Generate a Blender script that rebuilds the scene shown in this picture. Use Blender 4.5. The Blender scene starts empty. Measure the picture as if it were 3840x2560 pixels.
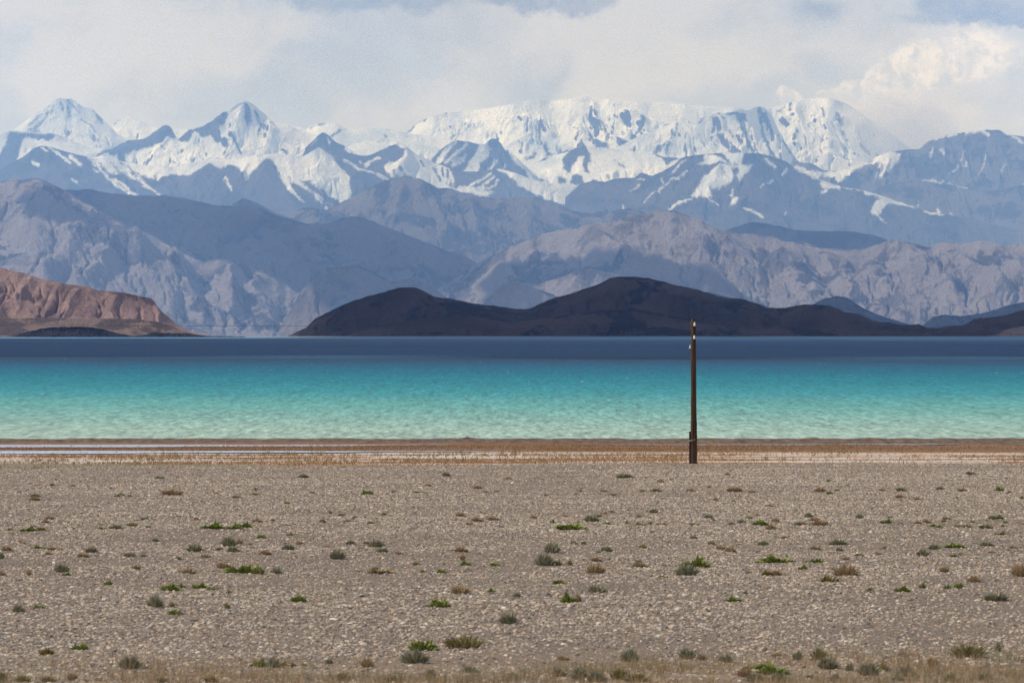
import bpy, math, random
import numpy as np
from mathutils import Vector
from mathutils.bvhtree import BVHTree

# ------------------------------------------------------------------ camera, sky, sun
S = bpy.context.scene
COL = S.collection
FPX = 14400.0          # focal length in photo pixels (135 mm on a 36 mm sensor)
Y0 = 1227.0            # row of the true horizon
def ang(px, py):       # tangent of azimuth / elevation of a photo pixel
    return (px - 1920.0) / FPX, (Y0 - py) / FPX

cam = bpy.data.cameras.new('camera')
cam.lens = 135.0; cam.sensor_width = 36.0
cam.shift_y = (Y0 - 1280.0) / 3840.0
cam.clip_start = 0.5; cam.clip_end = 250000.0
cam.dof.use_dof = True; cam.dof.focus_distance = 173.5; cam.dof.aperture_fstop = 3.4
co = bpy.data.objects.new('camera', cam); COL.objects.link(co)
co.location = (0, 0, 0); co.rotation_euler = (math.pi/2, 0, 0)
S.camera = co

HAZE = 3.3e-5
SUN_AZ, SUN_EL = math.radians(-84.0), math.radians(47.0)
SDIR = Vector((math.sin(SUN_AZ)*math.cos(SUN_EL), math.cos(SUN_AZ)*math.cos(SUN_EL), math.sin(SUN_EL)))
sl = bpy.data.lights.new('sun', 'SUN'); sl.energy = 4.2; sl.angle = math.radians(0.5); sl.color = (1.0, 0.965, 0.92)
so = bpy.data.objects.new('sun', sl); COL.objects.link(so)
so.rotation_euler = SDIR.to_track_quat('Z', 'Y').to_euler(); so.location = (-50, 0, 80)

S.view_settings.view_transform = 'Standard'; S.view_settings.look = 'None'
S.view_settings.exposure = 0.06; S.view_settings.gamma = 1.0; S.view_settings.use_curve_mapping = False
try:
    S.cycles.volume_bounces = 1
    S.cycles.max_bounces = 6; S.cycles.diffuse_bounces = 2; S.cycles.glossy_bounces = 2
    S.cycles.transparent_max_bounces = 8
    S.cycles.use_denoising = True; S.cycles.denoising_prefilter = 'NONE'; S.cycles.use_adaptive_sampling = False
    S.cycles.sample_clamp_indirect = 4.0
except Exception: pass

# ------------------------------------------------------------------ node helper
class NT:
    def __init__(s, tree): s.t = tree; s.n = tree.nodes; s.l = tree.links
    def _in(s, node, key, v):
        sk = node.inputs[key]
        if isinstance(v, bpy.types.NodeSocket): s.l.new(v, sk)
        elif v is not None:
            if hasattr(sk, 'default_value'):
                try: sk.default_value = v
                except Exception:
                    sk.default_value = tuple(v) + (1,) if len(v) == 3 else v
    def new(s, typ, ins=None, **props):
        nd = s.n.new(typ)
        for k, v in props.items(): setattr(nd, k, v)
        for k, v in (ins or {}).items(): s._in(nd, k, v)
        return nd
    def math(s, op, a, b=None, c=None, clamp=False):
        nd = s.n.new('ShaderNodeMath'); nd.operation = op; nd.use_clamp = clamp
        s._in(nd, 0, a)
        if b is not None: s._in(nd, 1, b)
        if c is not None: s._in(nd, 2, c)
        return nd.outputs[0]
    def vmath(s, op, a, b=None, scale=None):
        nd = s.n.new('ShaderNodeVectorMath'); nd.operation = op
        s._in(nd, 0, a)
        if b is not None: s._in(nd, 1, b)
        if scale is not None: s._in(nd, 'Scale', scale)
        return nd.outputs['Value'] if op in ('LENGTH', 'DOT_PRODUCT', 'DISTANCE') else nd.outputs[0]
    def noise(s, vec, scale, detail=4, rough=0.55, dist=0.0, dim='3D'):
        nd = s.n.new('ShaderNodeTexNoise'); nd.noise_dimensions = dim
        if vec is not None: s._in(nd, 'Vector', vec)
        s._in(nd, 'Scale', scale); s._in(nd, 'Detail', float(detail)); s._in(nd, 'Roughness', rough); s._in(nd, 'Distortion', dist)
        return nd.outputs['Fac']
    def ramp(s, fac, stops, interp='LINEAR'):
        nd = s.n.new('ShaderNodeValToRGB'); cr = nd.color_ramp; cr.interpolation = interp
        while len(cr.elements) < len(stops): cr.elements.new(0.5)
        for e, (p, c) in zip(cr.elements, stops):
            e.position = p; e.color = tuple(c) + (1,) if len(c) == 3 else c
        s._in(nd, 0, fac); return nd.outputs['Color']
    def mix(s, fac, a, b, blend='MIX'):
        nd = s.n.new('ShaderNodeMix'); nd.data_type = 'RGBA'; nd.blend_type = blend
        s._in(nd, 0, fac)
        for i, v in ((6, a), (7, b)):
            if isinstance(v, bpy.types.NodeSocket): s.l.new(v, nd.inputs[i])
            else: nd.inputs[i].default_value = tuple(v) + (1,) if len(v) == 3 else v
        return nd.outputs[2]
    def mapr(s, v, a, b, c=0.0, d=1.0, smooth=False):
        nd = s.n.new('ShaderNodeMapRange'); nd.clamp = True
        if smooth: nd.interpolation_type = 'SMOOTHSTEP'
        s._in(nd, 0, v); s._in(nd, 1, a); s._in(nd, 2, b); s._in(nd, 3, c); s._in(nd, 4, d)
        return nd.outputs[0]
    def bump(s, h, dist, strength=1.0):
        nd = s.n.new('ShaderNodeBump'); s._in(nd, 'Height', h); s._in(nd, 'Distance', dist); s._in(nd, 'Strength', strength)
        return nd.outputs[0]

def newmat(name):
    m = bpy.data.materials.new(name); m.use_nodes = True
    nt = NT(m.node_tree); nt.n.clear()
    out = nt.new('ShaderNodeOutputMaterial')
    bs = nt.new('ShaderNodeBsdfPrincipled')
    nt.l.new(bs.outputs[0], out.inputs[0])
    return m, nt, bs

# ------------------------------------------------------------------ world: Nishita sky behind banks of cloud
W = bpy.data.worlds.new('World'); S.world = W; W.use_nodes = True
w = NT(W.node_tree); w.n.clear()
sky = w.new('ShaderNodeTexSky', sky_type='NISHITA', sun_disc=False, sun_elevation=SUN_EL,
            sun_rotation=SUN_AZ, altitude=3900.0, air_density=1.0, dust_density=0.6, ozone_density=1.0)
tc = w.new('ShaderNodeTexCoord').outputs['Generated']
sep = w.new('ShaderNodeSeparateXYZ', {0: tc})
warp = w.new('ShaderNodeTexNoise', {'Vector': tc, 'Scale': 34.0, 'Detail': 5.0, 'Roughness': 0.6})
wv = w.vmath('SCALE', w.vmath('SUBTRACT', warp.outputs['Color'], (0.5, 0.5, 0.5)), scale=0.030)
P = w.vmath('ADD', tc, wv)
Ps = w.vmath('MULTIPLY', P, (1.0, 1.0, 1.9))
n1 = w.noise(Ps, 13.0, 7, 0.55)
n1b = w.noise(w.vmath('ADD', Ps, (-0.010, 0.0, 0.012)), 13.0, 7, 0.55)
n2 = w.noise(Ps, 42.0, 6, 0.6)
warp2 = w.new('ShaderNodeTexNoise', {'Vector': tc, 'Scale': 95.0, 'Detail': 6.0, 'Roughness': 0.62})
P2 = w.vmath('ADD', P, w.vmath('SCALE', w.vmath('SUBTRACT', warp2.outputs['Color'], (0.5, 0.5, 0.5)), scale=0.010))
P3 = w.vmath('ADD', w.vmath('ADD', tc, w.vmath('SCALE', wv, scale=0.30)), w.vmath('SCALE', w.vmath('SUBTRACT', warp2.outputs['Color'], (0.5, 0.5, 0.5)), scale=0.011))
n3 = w.noise(P2, 120.0, 6, 0.6); n3b = w.noise(w.vmath('ADD', P2, (-0.0022, 0, 0.0028)), 120.0, 6, 0.6)
def blob(px, py, rx, ry, soft=0.5, Q=None):
    ax, az = ang(px, py)
    d = w.vmath('DIVIDE', w.vmath('SUBTRACT', P if Q is None else Q, (ax, 1.0, az)), (rx/FPX, 0.3, ry/FPX))
    return w.mapr(w.vmath('LENGTH', d), 1.0 + soft, 1.0 - soft, 0.0, 1.0, True)
def addm(lst):
    v = lst[0]
    for x in lst[1:]: v = w.math('MAXIMUM', v, x)
    return v
c = w.mix(w.mapr(n1, 0.38, 0.60, 0, 1, True), (0.46, 0.51, 0.63), (0.66, 0.69, 0.775))
relief = w.mapr(w.math('SUBTRACT', n1, n1b), -0.10, 0.10, 0.0, 1.0)
c = w.mix(w.math('MULTIPLY', relief, 0.30), c, (0.74, 0.76, 0.80))
# pale bank behind the ice dome and the big bank at right
bank = addm([blob(2330, 330, 230, 140, 0.35, P2), blob(2180, 400, 110, 50, 0.3, P2), blob(2620, 240, 200, 120, 0.6)])
c = w.mix(w.math('MULTIPLY', bank, 0.65), c, (0.73, 0.75, 0.80))
rb = addm([blob(3620, 440, 520, 300, 0.35, P2), blob(3760, 250, 360, 160, 0.3, P2)])
c = w.mix(w.math('MULTIPLY', rb, 0.7), c, w.mix(w.mapr(n2, 0.35, 0.62), (0.56, 0.60, 0.68), (0.78, 0.79, 0.83)))
# bluer gaps low in the view
gap = addm([blob(2760, 390, 330, 55, 0.8), blob(60, 480, 200, 70, 0.8), blob(1000, 330, 360, 60, 0.9), blob(1960, 330, 120, 60, 0.8), blob(3080, 300, 110, 60, 0.8)])
c = w.mix(w.math('MULTIPLY', gap, 0.55), c, (0.42, 0.48, 0.61))
# sunlit cauliflower heads
cum = addm([blob(3290, 395, 130, 70, 0.10, P3), blob(3215, 345, 85, 60, 0.10, P3), blob(3135, 400, 85, 55, 0.12, P3), blob(3330, 300, 110, 80, 0.12, P3), blob(3450, 255, 140, 90, 0.2, P3), blob(2960, 372, 66, 40, 0.10, P3), blob(3640, 215, 150, 80, 0.35, P3)])
lit = w.mix(w.mapr(w.math('SUBTRACT', n3, n3b), -0.12, 0.10), (0.64, 0.67, 0.75), (1.02, 1.01, 1.03))
fadeup = w.mapr(w.math('SUBTRACT', sep.outputs[2], (Y0-470)/FPX), 0.0, 0.009, 0.15, 1.0)
c = w.mix(w.math('MULTIPLY', cum, w.math('MULTIPLY', fadeup, 0.85)), c, lit)
# grey bellies hanging at the top of the view
dark = addm([blob(1400, -60, 400, 120, 0.16, P3), blob(2040, -50, 330, 100, 0.16, P3), blob(3700, 25, 300, 95, 0.16, P3), blob(3050, 50, 70, 45, 0.9, P3), blob(3500, 70, 120, 40, 0.5, P3)])
c = w.mix(w.math('MULTIPLY', dark, w.mapr(n3, 0.3, 0.6, 0.95, 0.6)), c, (0.23, 0.27, 0.39))
up = w.mapr(sep.outputs[2], 0.10, 0.55, 0.0, 1.0)
thr = w.math('ADD', w.math('MULTIPLY', up, 0.32), 0.22)
nbig = w.noise(w.vmath('MULTIPLY', tc, (1, 1, 1.8)), 3.5, 6, 0.55)
cover = w.mapr(w.math('SUBTRACT', nbig, thr), -0.06, 0.06, 0.0, 1.0, True)
cover = w.math('MAXIMUM', cover, w.mapr(sep.outputs[2], 0.16, 0.10, 0, 1))
bg1 = w.new('ShaderNodeBackground', {'Color': sky.outputs[0], 'Strength': 0.09})
bg2 = w.new('ShaderNodeBackground', {'Color': c, 'Strength': 1.0})
mx = w.new('ShaderNodeMixShader', {0: cover, 1: bg1.outputs[0], 2: bg2.outputs[0]})
w.new('ShaderNodeOutputWorld', {0: mx.outputs[0]})

# ------------------------------------------------------------------ numpy noise
_rs = np.random.RandomState(7)
_T = _rs.rand(512, 512).astype(np.float32)
def vn(x, y, seed=0):
    x = np.asarray(x, dtype=np.float64) + seed*37.13; y = np.asarray(y, dtype=np.float64) + seed*91.7
    xi = np.floor(x).astype(np.int64); yi = np.floor(y).astype(np.int64)
    fx = x - xi; fy = y - yi
    fx = fx*fx*fx*(fx*(fx*6-15)+10); fy = fy*fy*fy*(fy*(fy*6-15)+10)
    a = _T[xi & 511, yi & 511]; b = _T[(xi+1) & 511, yi & 511]
    c = _T[xi & 511, (yi+1) & 511]; d = _T[(xi+1) & 511, (yi+1) & 511]
    return (a*(1-fx)+b*fx)*(1-fy) + (c*(1-fx)+d*fx)*fy
def fbm(x, y, o=5, seed=0, g=0.5):
    s = 0; a = 1; t = 0
    for i in range(o):
        s = s + a*vn(x*2**i, y*2**i, seed+i*3); t += a; a *= g
    return s/t
def ridged(x, y, o=5, seed=0, g=0.5):
    s = 0; a = 1; t = 0; wgt = 1.0
    for i in range(o):
        n = 1 - np.abs(2*vn(x*2**i, y*2**i, seed+i*5) - 1); n = n*n*wgt
        wgt = np.clip(n*1.6, 0.15, 1); s = s + a*n; t += a; a *= g
    return s/t

def seg_dist(px, py, pts):
    """distance to a polyline, and position along it 0..1"""
    best = np.full(px.shape, 1e9)
    for (x1, y1), (x2, y2) in zip(pts[:-1], pts[1:]):
        dx, dy = x2-x1, y2-y1; L = dx*dx+dy*dy+1e-9
        t = np.clip(((px-x1)*dx + (py-y1)*dy)/L, 0, 1)
        best = np.minimum(best, np.hypot(px-x1-t*dx, py-y1-t*dy))
    return best
def poly_sd(px, py, pts):
    """signed distance to a polygon, positive inside"""
    inside = np.zeros(px.shape, bool); n = len(pts)
    for i in range(n):
        x1, y1 = pts[i]; x2, y2 = pts[(i+1) % n]
        if y1 != y2:
            cnd = (y1 > py) != (y2 > py)
            inside ^= cnd & (px < (x2-x1)*(py-y1)/(y2-y1) + x1)
    d = seg_dist(px, py, list(pts)+[pts[0]])
    return np.where(inside, d, -d)

# ------------------------------------------------------------------ mesh helpers
def mesh_obj(name, verts, faces, mat, parent=None, smooth=True, attrs=None):
    me = bpy.data.meshes.new(name)
    verts = np.asarray(verts, dtype=np.float32)
    if isinstance(faces, np.ndarray):
        nf, k = faces.shape
        me.vertices.add(len(verts)); me.vertices.foreach_set('co', verts.ravel())
        me.loops.add(nf*k); me.loops.foreach_set('vertex_index', faces.astype(np.int32).ravel())
        me.polygons.add(nf)
        me.polygons.foreach_set('loop_start', np.arange(0, nf*k, k, dtype=np.int32))
        me.update(calc_edges=True)
    else:
        me.from_pydata([tuple(v) for v in verts], [], faces); me.update()
    if smooth: me.polygons.foreach_set('use_smooth', np.ones(len(me.polygons), dtype=bool))
    for k, v in (attrs or {}).items():
        a = me.attributes.new(k, 'FLOAT', 'POINT'); a.data.foreach_set('value', np.asarray(v, dtype=np.float32).ravel())
    if mat is not None: me.materials.append(mat)
    o = bpy.data.objects.new(name, me); COL.objects.link(o)
    if parent is not None: o.parent = parent
    return o
def grid_faces(nr, nc):
    i = np.arange(nr-1)[:, None]*nc + np.arange(nc-1)[None, :]
    return np.stack([i, i+nc, i+nc+1, i+1], -1).reshape(-1, 4)
def struct(o, kind='structure', label=None):
    o['kind'] = kind
    if label: o['label'] = label
    return o
def tag(o, label, cat, group=None):
    o['label'] = label; o['category'] = cat
    if group: o['group'] = group
    return o

# ------------------------------------------------------------------ rock and snow materials
def rock_mat(name, scree, rock, grain=60.0, bumpd=6.0, tint=None, streak=0.0, snow_col=(0.80, 0.835, 0.885)):
    m, nt, bs = newmat(name)
    pos = nt.new('ShaderNodeNewGeometry').outputs['Position']
    a = nt.new('ShaderNodeAttribute', attribute_name='outcrop').outputs['Fac']
    sn = nt.new('ShaderNodeAttribute', attribute_name='snow').outputs['Fac']
    big = nt.noise(pos, 1.0/(grain*9), 5, 0.6)
    fine = nt.noise(pos, 1.0/grain, 6, 0.65)
    vf = nt.noise(pos, 5.0/grain, 4, 0.7)
    f = nt.mapr(nt.math('ADD', a, nt.math('MULTIPLY', nt.math('SUBTRACT', fine, 0.5), 1.6)), 0.36, 0.74, 0, 1, True)
    colr = nt.mix(f, scree, rock)
    if tint is not None: colr = nt.mix(nt.mapr(big, 0.42, 0.62, 0, 0.75), colr, tint)
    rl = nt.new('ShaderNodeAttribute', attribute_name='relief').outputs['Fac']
    k = nt.math('ADD', nt.math('ADD', nt.math('MULTIPLY', vf, 1.7), 0.16), nt.math('MULTIPLY', rl, 0.16))  # ridges lightened, hollows darkened: relief shading painted into the colour
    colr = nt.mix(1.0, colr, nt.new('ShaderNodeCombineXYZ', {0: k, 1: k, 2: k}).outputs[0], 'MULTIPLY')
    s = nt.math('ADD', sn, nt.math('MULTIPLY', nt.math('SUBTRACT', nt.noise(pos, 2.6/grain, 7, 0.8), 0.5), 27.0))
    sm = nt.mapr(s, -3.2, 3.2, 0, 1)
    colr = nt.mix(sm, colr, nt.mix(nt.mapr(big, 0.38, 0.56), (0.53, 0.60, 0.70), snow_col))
    nt._in(bs, 'Base Color', colr); nt._in(bs, 'Roughness', 0.9); nt._in(bs, 'Specular IOR Level', 0.15)
    h = nt.math('ADD', fine, nt.math('MULTIPLY', vf, 0.35))
    st = nt.mapr(sm, 0, 1, 1.0, 0.7)
    nt._in(bs, 'Normal', nt.bump(h, bumpd*6.0, st))
    return m

MR = {
 'brown': rock_mat('brown_hillside', (0.345, 0.225, 0.190), (0.150, 0.098, 0.085), 10, 0.9, (0.280, 0.180, 0.155)),
 'terr': rock_mat('terrace_earth', (0.200, 0.135, 0.105), (0.085, 0.060, 0.050), 9, 1.0),
 'bluff': rock_mat('shade_dark_bluff', (0.040, 0.030, 0.030), (0.016, 0.014, 0.016), 14, 3.0),  # shade on the bluff face put into a near-black rock colour
 'dark': rock_mat('dark_hillside', (0.140, 0.088, 0.072), (0.022, 0.016, 0.018), 11, 4.0, (0.062, 0.042, 0.038)),  # strong brown-to-dark contrast stands in for lit and shaded slopes
 'pink': rock_mat('pink_rock', (0.42, 0.29, 0.25), (0.20, 0.14, 0.12), 16, 4.0),
 'blue': rock_mat('shaded_hillside', (0.085, 0.078, 0.080), (0.045, 0.042, 0.046), 60, 4.0),
 'scree': rock_mat('pale_scree', (0.380, 0.345, 0.360), (0.095, 0.088, 0.105), 34, 11.0, (0.300, 0.262, 0.270)),
 'mid': rock_mat('grey_slope', (0.200, 0.172, 0.165), (0.060, 0.054, 0.060), 40, 9.0, (0.22, 0.180, 0.165)),
 'midr': rock_mat('rugged_rock', (0.185, 0.160, 0.150), (0.050, 0.046, 0.052), 55, 14.0),
 'high': rock_mat('high_rock', (0.095, 0.084, 0.084), (0.045, 0.040, 0.043), 90, 14.0),
 'flute': rock_mat('fluted_rock', (0.170, 0.150, 0.145), (0.055, 0.050, 0.055), 60, 16.0),
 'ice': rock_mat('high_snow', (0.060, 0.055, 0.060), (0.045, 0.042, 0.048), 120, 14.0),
}

# ------------------------------------------------------------------ mountain ranges
BIG = 40.0
BVH_SRC = []
def carve(z, cx, k, it=3):
    """rain running down the slope row by row, cutting branching gullies"""
    nr, nc = z.shape; cols = np.arange(nc); z0 = z.copy(); dd = np.zeros_like(z)
    for p in range(it):
        acc = np.ones(nc); A = np.zeros_like(z)
        for r in range(nr-1):
            A[r] = acc
            nxt = z[r+1] + _rs.rand(nc)*k*0.05
            cand = np.stack([np.roll(nxt, s) for s in (2, 1, 0, -1, -2)])
            tgt = np.clip(cols + np.array([-2, -1, 0, 1, 2])[cand.argmin(0)], 0, nc-1)
            acc = np.bincount(tgt, weights=acc, minlength=nc) + 1
            acc = np.minimum(acc, 4000)
        A[-1] = acc
        L = np.log(A); L = (L - 2.5).clip(0)
        for _ in range(2):
            L = (np.roll(L, 1, 1) + 2*L + np.roll(L, -1, 1))/4
        z = z - k*L*L*0.26; dd -= k*L*L*0.26
        for _ in range(1):
            z[1:-1] = (z[:-2] + 2*z[1:-1] + z[2:])/4
            z[:, 1:-1] = (z[:, :-2] + 2*z[:, 1:-1] + z[:, 2:])/4
    return z0 + dd

def layer(name, crest, foot, Yc, mat, slope=0.5, step=3.4, lam=300.0, amp=0.22, asp=2.2, jag=2.0, seed=1, gully=0.0,
          strokes=(), base_snow=-BIG, snow=(), rock=(), ssn=(), srk=(), rockbias=0.0, rocks_noise=0.0, smoothc=0.0, facet=1.0, gain=0.67, steep=0.62):
    crest = np.array(crest, float); x0, x1 = crest[0, 0], crest[-1, 0]
    nc = max(12, int((x1-x0)/step)); px = np.linspace(x0, x1, nc)
    pyc = np.interp(px, crest[:, 0], crest[:, 1])
    sig = 5.0/step; kk = np.exp(-0.5*(np.arange(-8, 9)/max(sig, .5))**2); kk /= kk.sum()
    pyc = np.convolve(np.pad(pyc, 8, mode='edge'), kk, 'valid')
    if smoothc == 0: pyc = pyc + (fbm(px/26.0, px*0+seed, 4, seed)-0.5)*jag*2.4 + (ridged(px/60.0, px*0+seed, 3, seed+9)-0.4)*-jag
    if isinstance(foot, (int, float)): pyf = np.full(nc, float(foot))
    else:
        fa = np.array(foot, float); pyf = np.interp(px, fa[:, 0], fa[:, 1])
    hgt = np.maximum(pyf-pyc, 0.0)
    nr = max(10, int(hgt.max()/step))
    t = np.linspace(0, 1, nr)[:, None]
    PY = pyc[None]*(1-t) + pyf[None]*t
    PX = np.repeat(px[None], nr, 0)
    run = hgt/FPX*Yc/slope
    def gs(a, sg):
        n_ = int(min(3*sg, 3*len(a)))+1; q = np.exp(-0.5*(np.arange(-n_, n_+1)/sg)**2); q /= q.sum()
        return np.convolve(np.pad(a, n_, mode='edge'), q, 'valid')
    sA, sB = gs(pyc, 14/step*facet), gs(pyc, 260/step)
    top = np.exp(-t*3.0)
    ref = (sA + (fbm(px/150.0, px*0, 3, seed+4)-0.5)*hgt.max()*0.25)[None]*top + sB[None]*(1-top)
    bow = (PY-ref)/FPX*Yc/slope
    Y = Yc - bow
    YC = Y[0]
    X = (PX-1920)/FPX*Y; Z = (Y0-PY)/FPX*Y
    # relief
    Sd = (Yc-Y)*1.1 + 0*PX
    wx = (fbm(X/lam/1.3, Sd/lam/1.3, 3, seed+2)-0.5)*1.1*lam; wy = (fbm(X/lam/1.3+50, Sd/lam/1.3, 3, seed+6)-0.5)*1.1*lam
    rn = ridged((X+wx)/lam, (Sd+wy)/lam/asp, 6, seed, gain)
    crestd = (PY-pyc[None])
    env = np.clip(crestd/(0.35*lam/Yc*FPX+6), 0, 1)*np.clip((1-t)*5, 0.0, 1)
    D = (rn-0.42)*lam*amp*env
    D += (fbm(X/lam*4, Sd/lam*4, 4, seed+11)-0.5)*lam*amp*0.22*(0.25+0.75*env)*np.clip((hgt/10)[None], 0, 1)
    rill = ridged((X+wx*0.6)/(lam*0.30), (Sd+wy*0.6)/(lam*1.25), 4, seed+71, 0.6)
    D -= np.clip(rill-0.45, 0, 1)*lam*0.22*env*np.clip(t*3, 0, 1)
    for pts, am, wd in strokes:
        d = seg_dist(PX+wx/Yc*FPX*0.35, PY, pts)
        D += am*0.55*np.clip(1-d/wd, 0, 1)**1.2*np.clip(crestd/ (wd*0.9), 0, 1)
    Zr = Z + D
    if gully > 0:
        Zg = carve(Zr.copy(), px, gully, 3)
        Zr = Zr + (Zg-Zr)*np.clip(t*4, 0, 1)
    # albedo masks, and curvature that darkens hollows like shade
    lap = Zr - (np.roll(Zr, 3, 0)+np.roll(Zr, -3, 0)+np.roll(Zr, 3, 1)+np.roll(Zr, -3, 1))/4
    lap = np.clip(lap/(np.std(lap)+1e-6), -2, 2)
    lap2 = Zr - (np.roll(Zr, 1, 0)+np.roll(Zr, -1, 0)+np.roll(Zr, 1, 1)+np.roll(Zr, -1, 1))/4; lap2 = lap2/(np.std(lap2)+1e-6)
    oc = fbm(X/lam*1.1, Sd/lam*1.1, 5, seed+21, 0.6)
    outc = np.clip(0.5 + (oc-0.56)*3.0 + 0.22*lap + rockbias - np.clip((rill-0.55)*3.0, 0, 1)*0.45, 0, 1)
    sn = np.full(PX.shape, float(base_snow))
    wpx = PX + (fbm(PX/16, PY/16, 3, seed+31)-0.5)*12; wpy = PY + (fbm(PX/16+9, PY/16, 3, seed+37)-0.5)*12
    for pts in snow: sn = np.maximum(sn, poly_sd(wpx, wpy, pts))
    for pts, wd in ssn: sn = np.maximum(sn, wd*0.5 - seg_dist(wpx, wpy, pts))
    for pts in rock: sn = np.minimum(sn, -poly_sd(wpx, wpy, pts))
    for pts, wd in srk: sn = np.minimum(sn, seg_dist(wpx, wpy, pts) - wd*0.36 - (fbm(PX/9, PY/14, 3, seed+41)-0.5)*16*min(1.0, wd/12))
    if rocks_noise > 0:
        rr = ridged((X+wx)/lam*1.4, (Sd+wy)/lam/asp*1.1, 5, seed+3)
        sn = np.minimum(sn, (1-rocks_noise - fbm(X/lam*2, Sd/lam*1.2, 5, seed+51, 0.65))*60)
    if base_snow > 0 and steep > 0:
        gx_ = np.gradient(D, axis=1)/np.maximum(np.abs(np.gradient(X, axis=1)), 1e-3)
        gy_ = np.gradient(D, axis=0)/np.maximum(np.abs(np.gradient(Y, axis=0)), 1e-3)
        for _ in range(2): gx_[:, 1:-1] = (gx_[:, :-2]+2*gx_[:, 1:-1]+gx_[:, 2:])/4
        stp = gx_*0.9 - gy_*0.35 + (fbm(PX/10, PY/22, 4, seed+61, 0.7)-0.5)*1.5
        sn = np.minimum(sn, (steep - stp)*26)
    # back slope and skirt down to the ground
    bs_ = np.array([0.15, 0.5, 1.1, 2.0])[:, None]*np.maximum(run[None], 30)
    Yb = YC[None] + bs_; Zb = Z[0][None]*(1) - bs_*slope*0.9 - np.array([0, 0, 0, 0])[:, None]
    Zb[-1] = np.minimum(Zb[-1], -55.0); Zb = np.maximum(Zb, -55.0)
    Xb = (px[None]-1920)/FPX*YC[None] + 0*bs_
    Zs = np.array([0.5, 0.0])[:, None]*(Zr[-1][None]+55) - 55; Zs[1] = -55
    Ys = Y[-1][None] - (Zr[-1][None]-Zs)*0.5
    Xs = np.repeat(X[-1][None], 2, 0)
    VX = np.concatenate([Xb[::-1], X, Xs]); VY = np.concatenate([Yb[::-1], Y, Ys]); VZ = np.concatenate([Zb[::-1], Zr, Zs])
    pad = lambda a: np.concatenate([np.repeat(a[:1], 4, 0), a, np.repeat(a[-1:], 2, 0)])
    v = np.stack([VX, VY, VZ], -1).reshape(-1, 3)
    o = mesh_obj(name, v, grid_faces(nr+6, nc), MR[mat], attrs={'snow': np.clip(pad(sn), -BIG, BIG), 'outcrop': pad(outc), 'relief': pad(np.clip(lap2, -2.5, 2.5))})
    struct(o)
    return o

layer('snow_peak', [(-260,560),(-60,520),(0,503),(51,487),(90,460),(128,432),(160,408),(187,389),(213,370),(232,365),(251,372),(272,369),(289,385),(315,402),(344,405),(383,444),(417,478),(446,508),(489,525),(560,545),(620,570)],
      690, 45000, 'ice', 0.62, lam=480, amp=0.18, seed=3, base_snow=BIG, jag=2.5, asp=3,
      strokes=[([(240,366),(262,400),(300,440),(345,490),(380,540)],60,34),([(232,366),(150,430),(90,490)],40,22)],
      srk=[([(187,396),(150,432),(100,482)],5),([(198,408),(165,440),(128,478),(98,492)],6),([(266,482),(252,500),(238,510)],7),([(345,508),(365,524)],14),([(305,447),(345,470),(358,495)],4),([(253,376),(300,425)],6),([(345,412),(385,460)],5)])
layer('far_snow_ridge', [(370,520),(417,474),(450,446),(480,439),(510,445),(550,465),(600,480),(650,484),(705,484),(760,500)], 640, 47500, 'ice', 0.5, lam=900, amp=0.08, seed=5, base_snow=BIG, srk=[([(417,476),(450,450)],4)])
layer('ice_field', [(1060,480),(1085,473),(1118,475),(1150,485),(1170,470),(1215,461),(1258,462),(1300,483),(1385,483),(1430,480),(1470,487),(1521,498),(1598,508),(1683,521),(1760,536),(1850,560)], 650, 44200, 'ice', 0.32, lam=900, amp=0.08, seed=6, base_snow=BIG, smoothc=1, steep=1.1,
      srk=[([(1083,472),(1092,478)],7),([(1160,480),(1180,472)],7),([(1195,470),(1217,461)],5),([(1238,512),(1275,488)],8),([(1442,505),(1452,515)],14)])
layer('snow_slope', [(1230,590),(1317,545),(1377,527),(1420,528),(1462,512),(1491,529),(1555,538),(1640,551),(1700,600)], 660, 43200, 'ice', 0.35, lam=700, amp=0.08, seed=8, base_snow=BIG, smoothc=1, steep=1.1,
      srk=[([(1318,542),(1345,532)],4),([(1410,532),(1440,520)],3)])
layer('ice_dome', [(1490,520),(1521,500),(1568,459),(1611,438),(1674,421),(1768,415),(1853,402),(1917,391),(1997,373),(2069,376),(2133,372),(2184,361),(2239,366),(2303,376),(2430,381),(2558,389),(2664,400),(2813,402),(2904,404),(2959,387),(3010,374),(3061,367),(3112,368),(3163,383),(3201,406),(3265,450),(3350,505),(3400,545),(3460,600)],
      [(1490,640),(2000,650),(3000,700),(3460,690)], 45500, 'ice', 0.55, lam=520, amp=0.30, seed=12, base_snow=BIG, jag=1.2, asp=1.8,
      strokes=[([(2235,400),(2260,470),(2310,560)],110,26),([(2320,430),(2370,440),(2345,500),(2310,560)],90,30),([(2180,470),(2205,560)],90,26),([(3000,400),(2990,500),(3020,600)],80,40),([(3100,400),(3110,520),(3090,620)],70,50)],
      srk=[([(1523,499),(1568,459),(1600,445)],7),([(1655,425),(1672,421)],4),([(2226,416),(2245,440),(2268,480),(2290,540)],13),([(2212,480),(2222,530),(2245,555),(2275,560)],24),([(2300,450),(2295,500)],12),([(2412,452),(2398,490),(2370,515)],24),([(2320,530),(2318,550)],10),([(2040,540),(2062,572)],20),([(2100,562),(2140,552)],10),([(2010,560),(2000,585),(1975,590)],14),([(2178,518),(2185,530)],8),([(2940,405),(2915,420)],6),([(2965,390),(2962,410)],14),([(3082,405),(3086,425)],8),([(2992,500),(2988,525)],7),([(2350,540),(2325,555)],10)])
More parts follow.
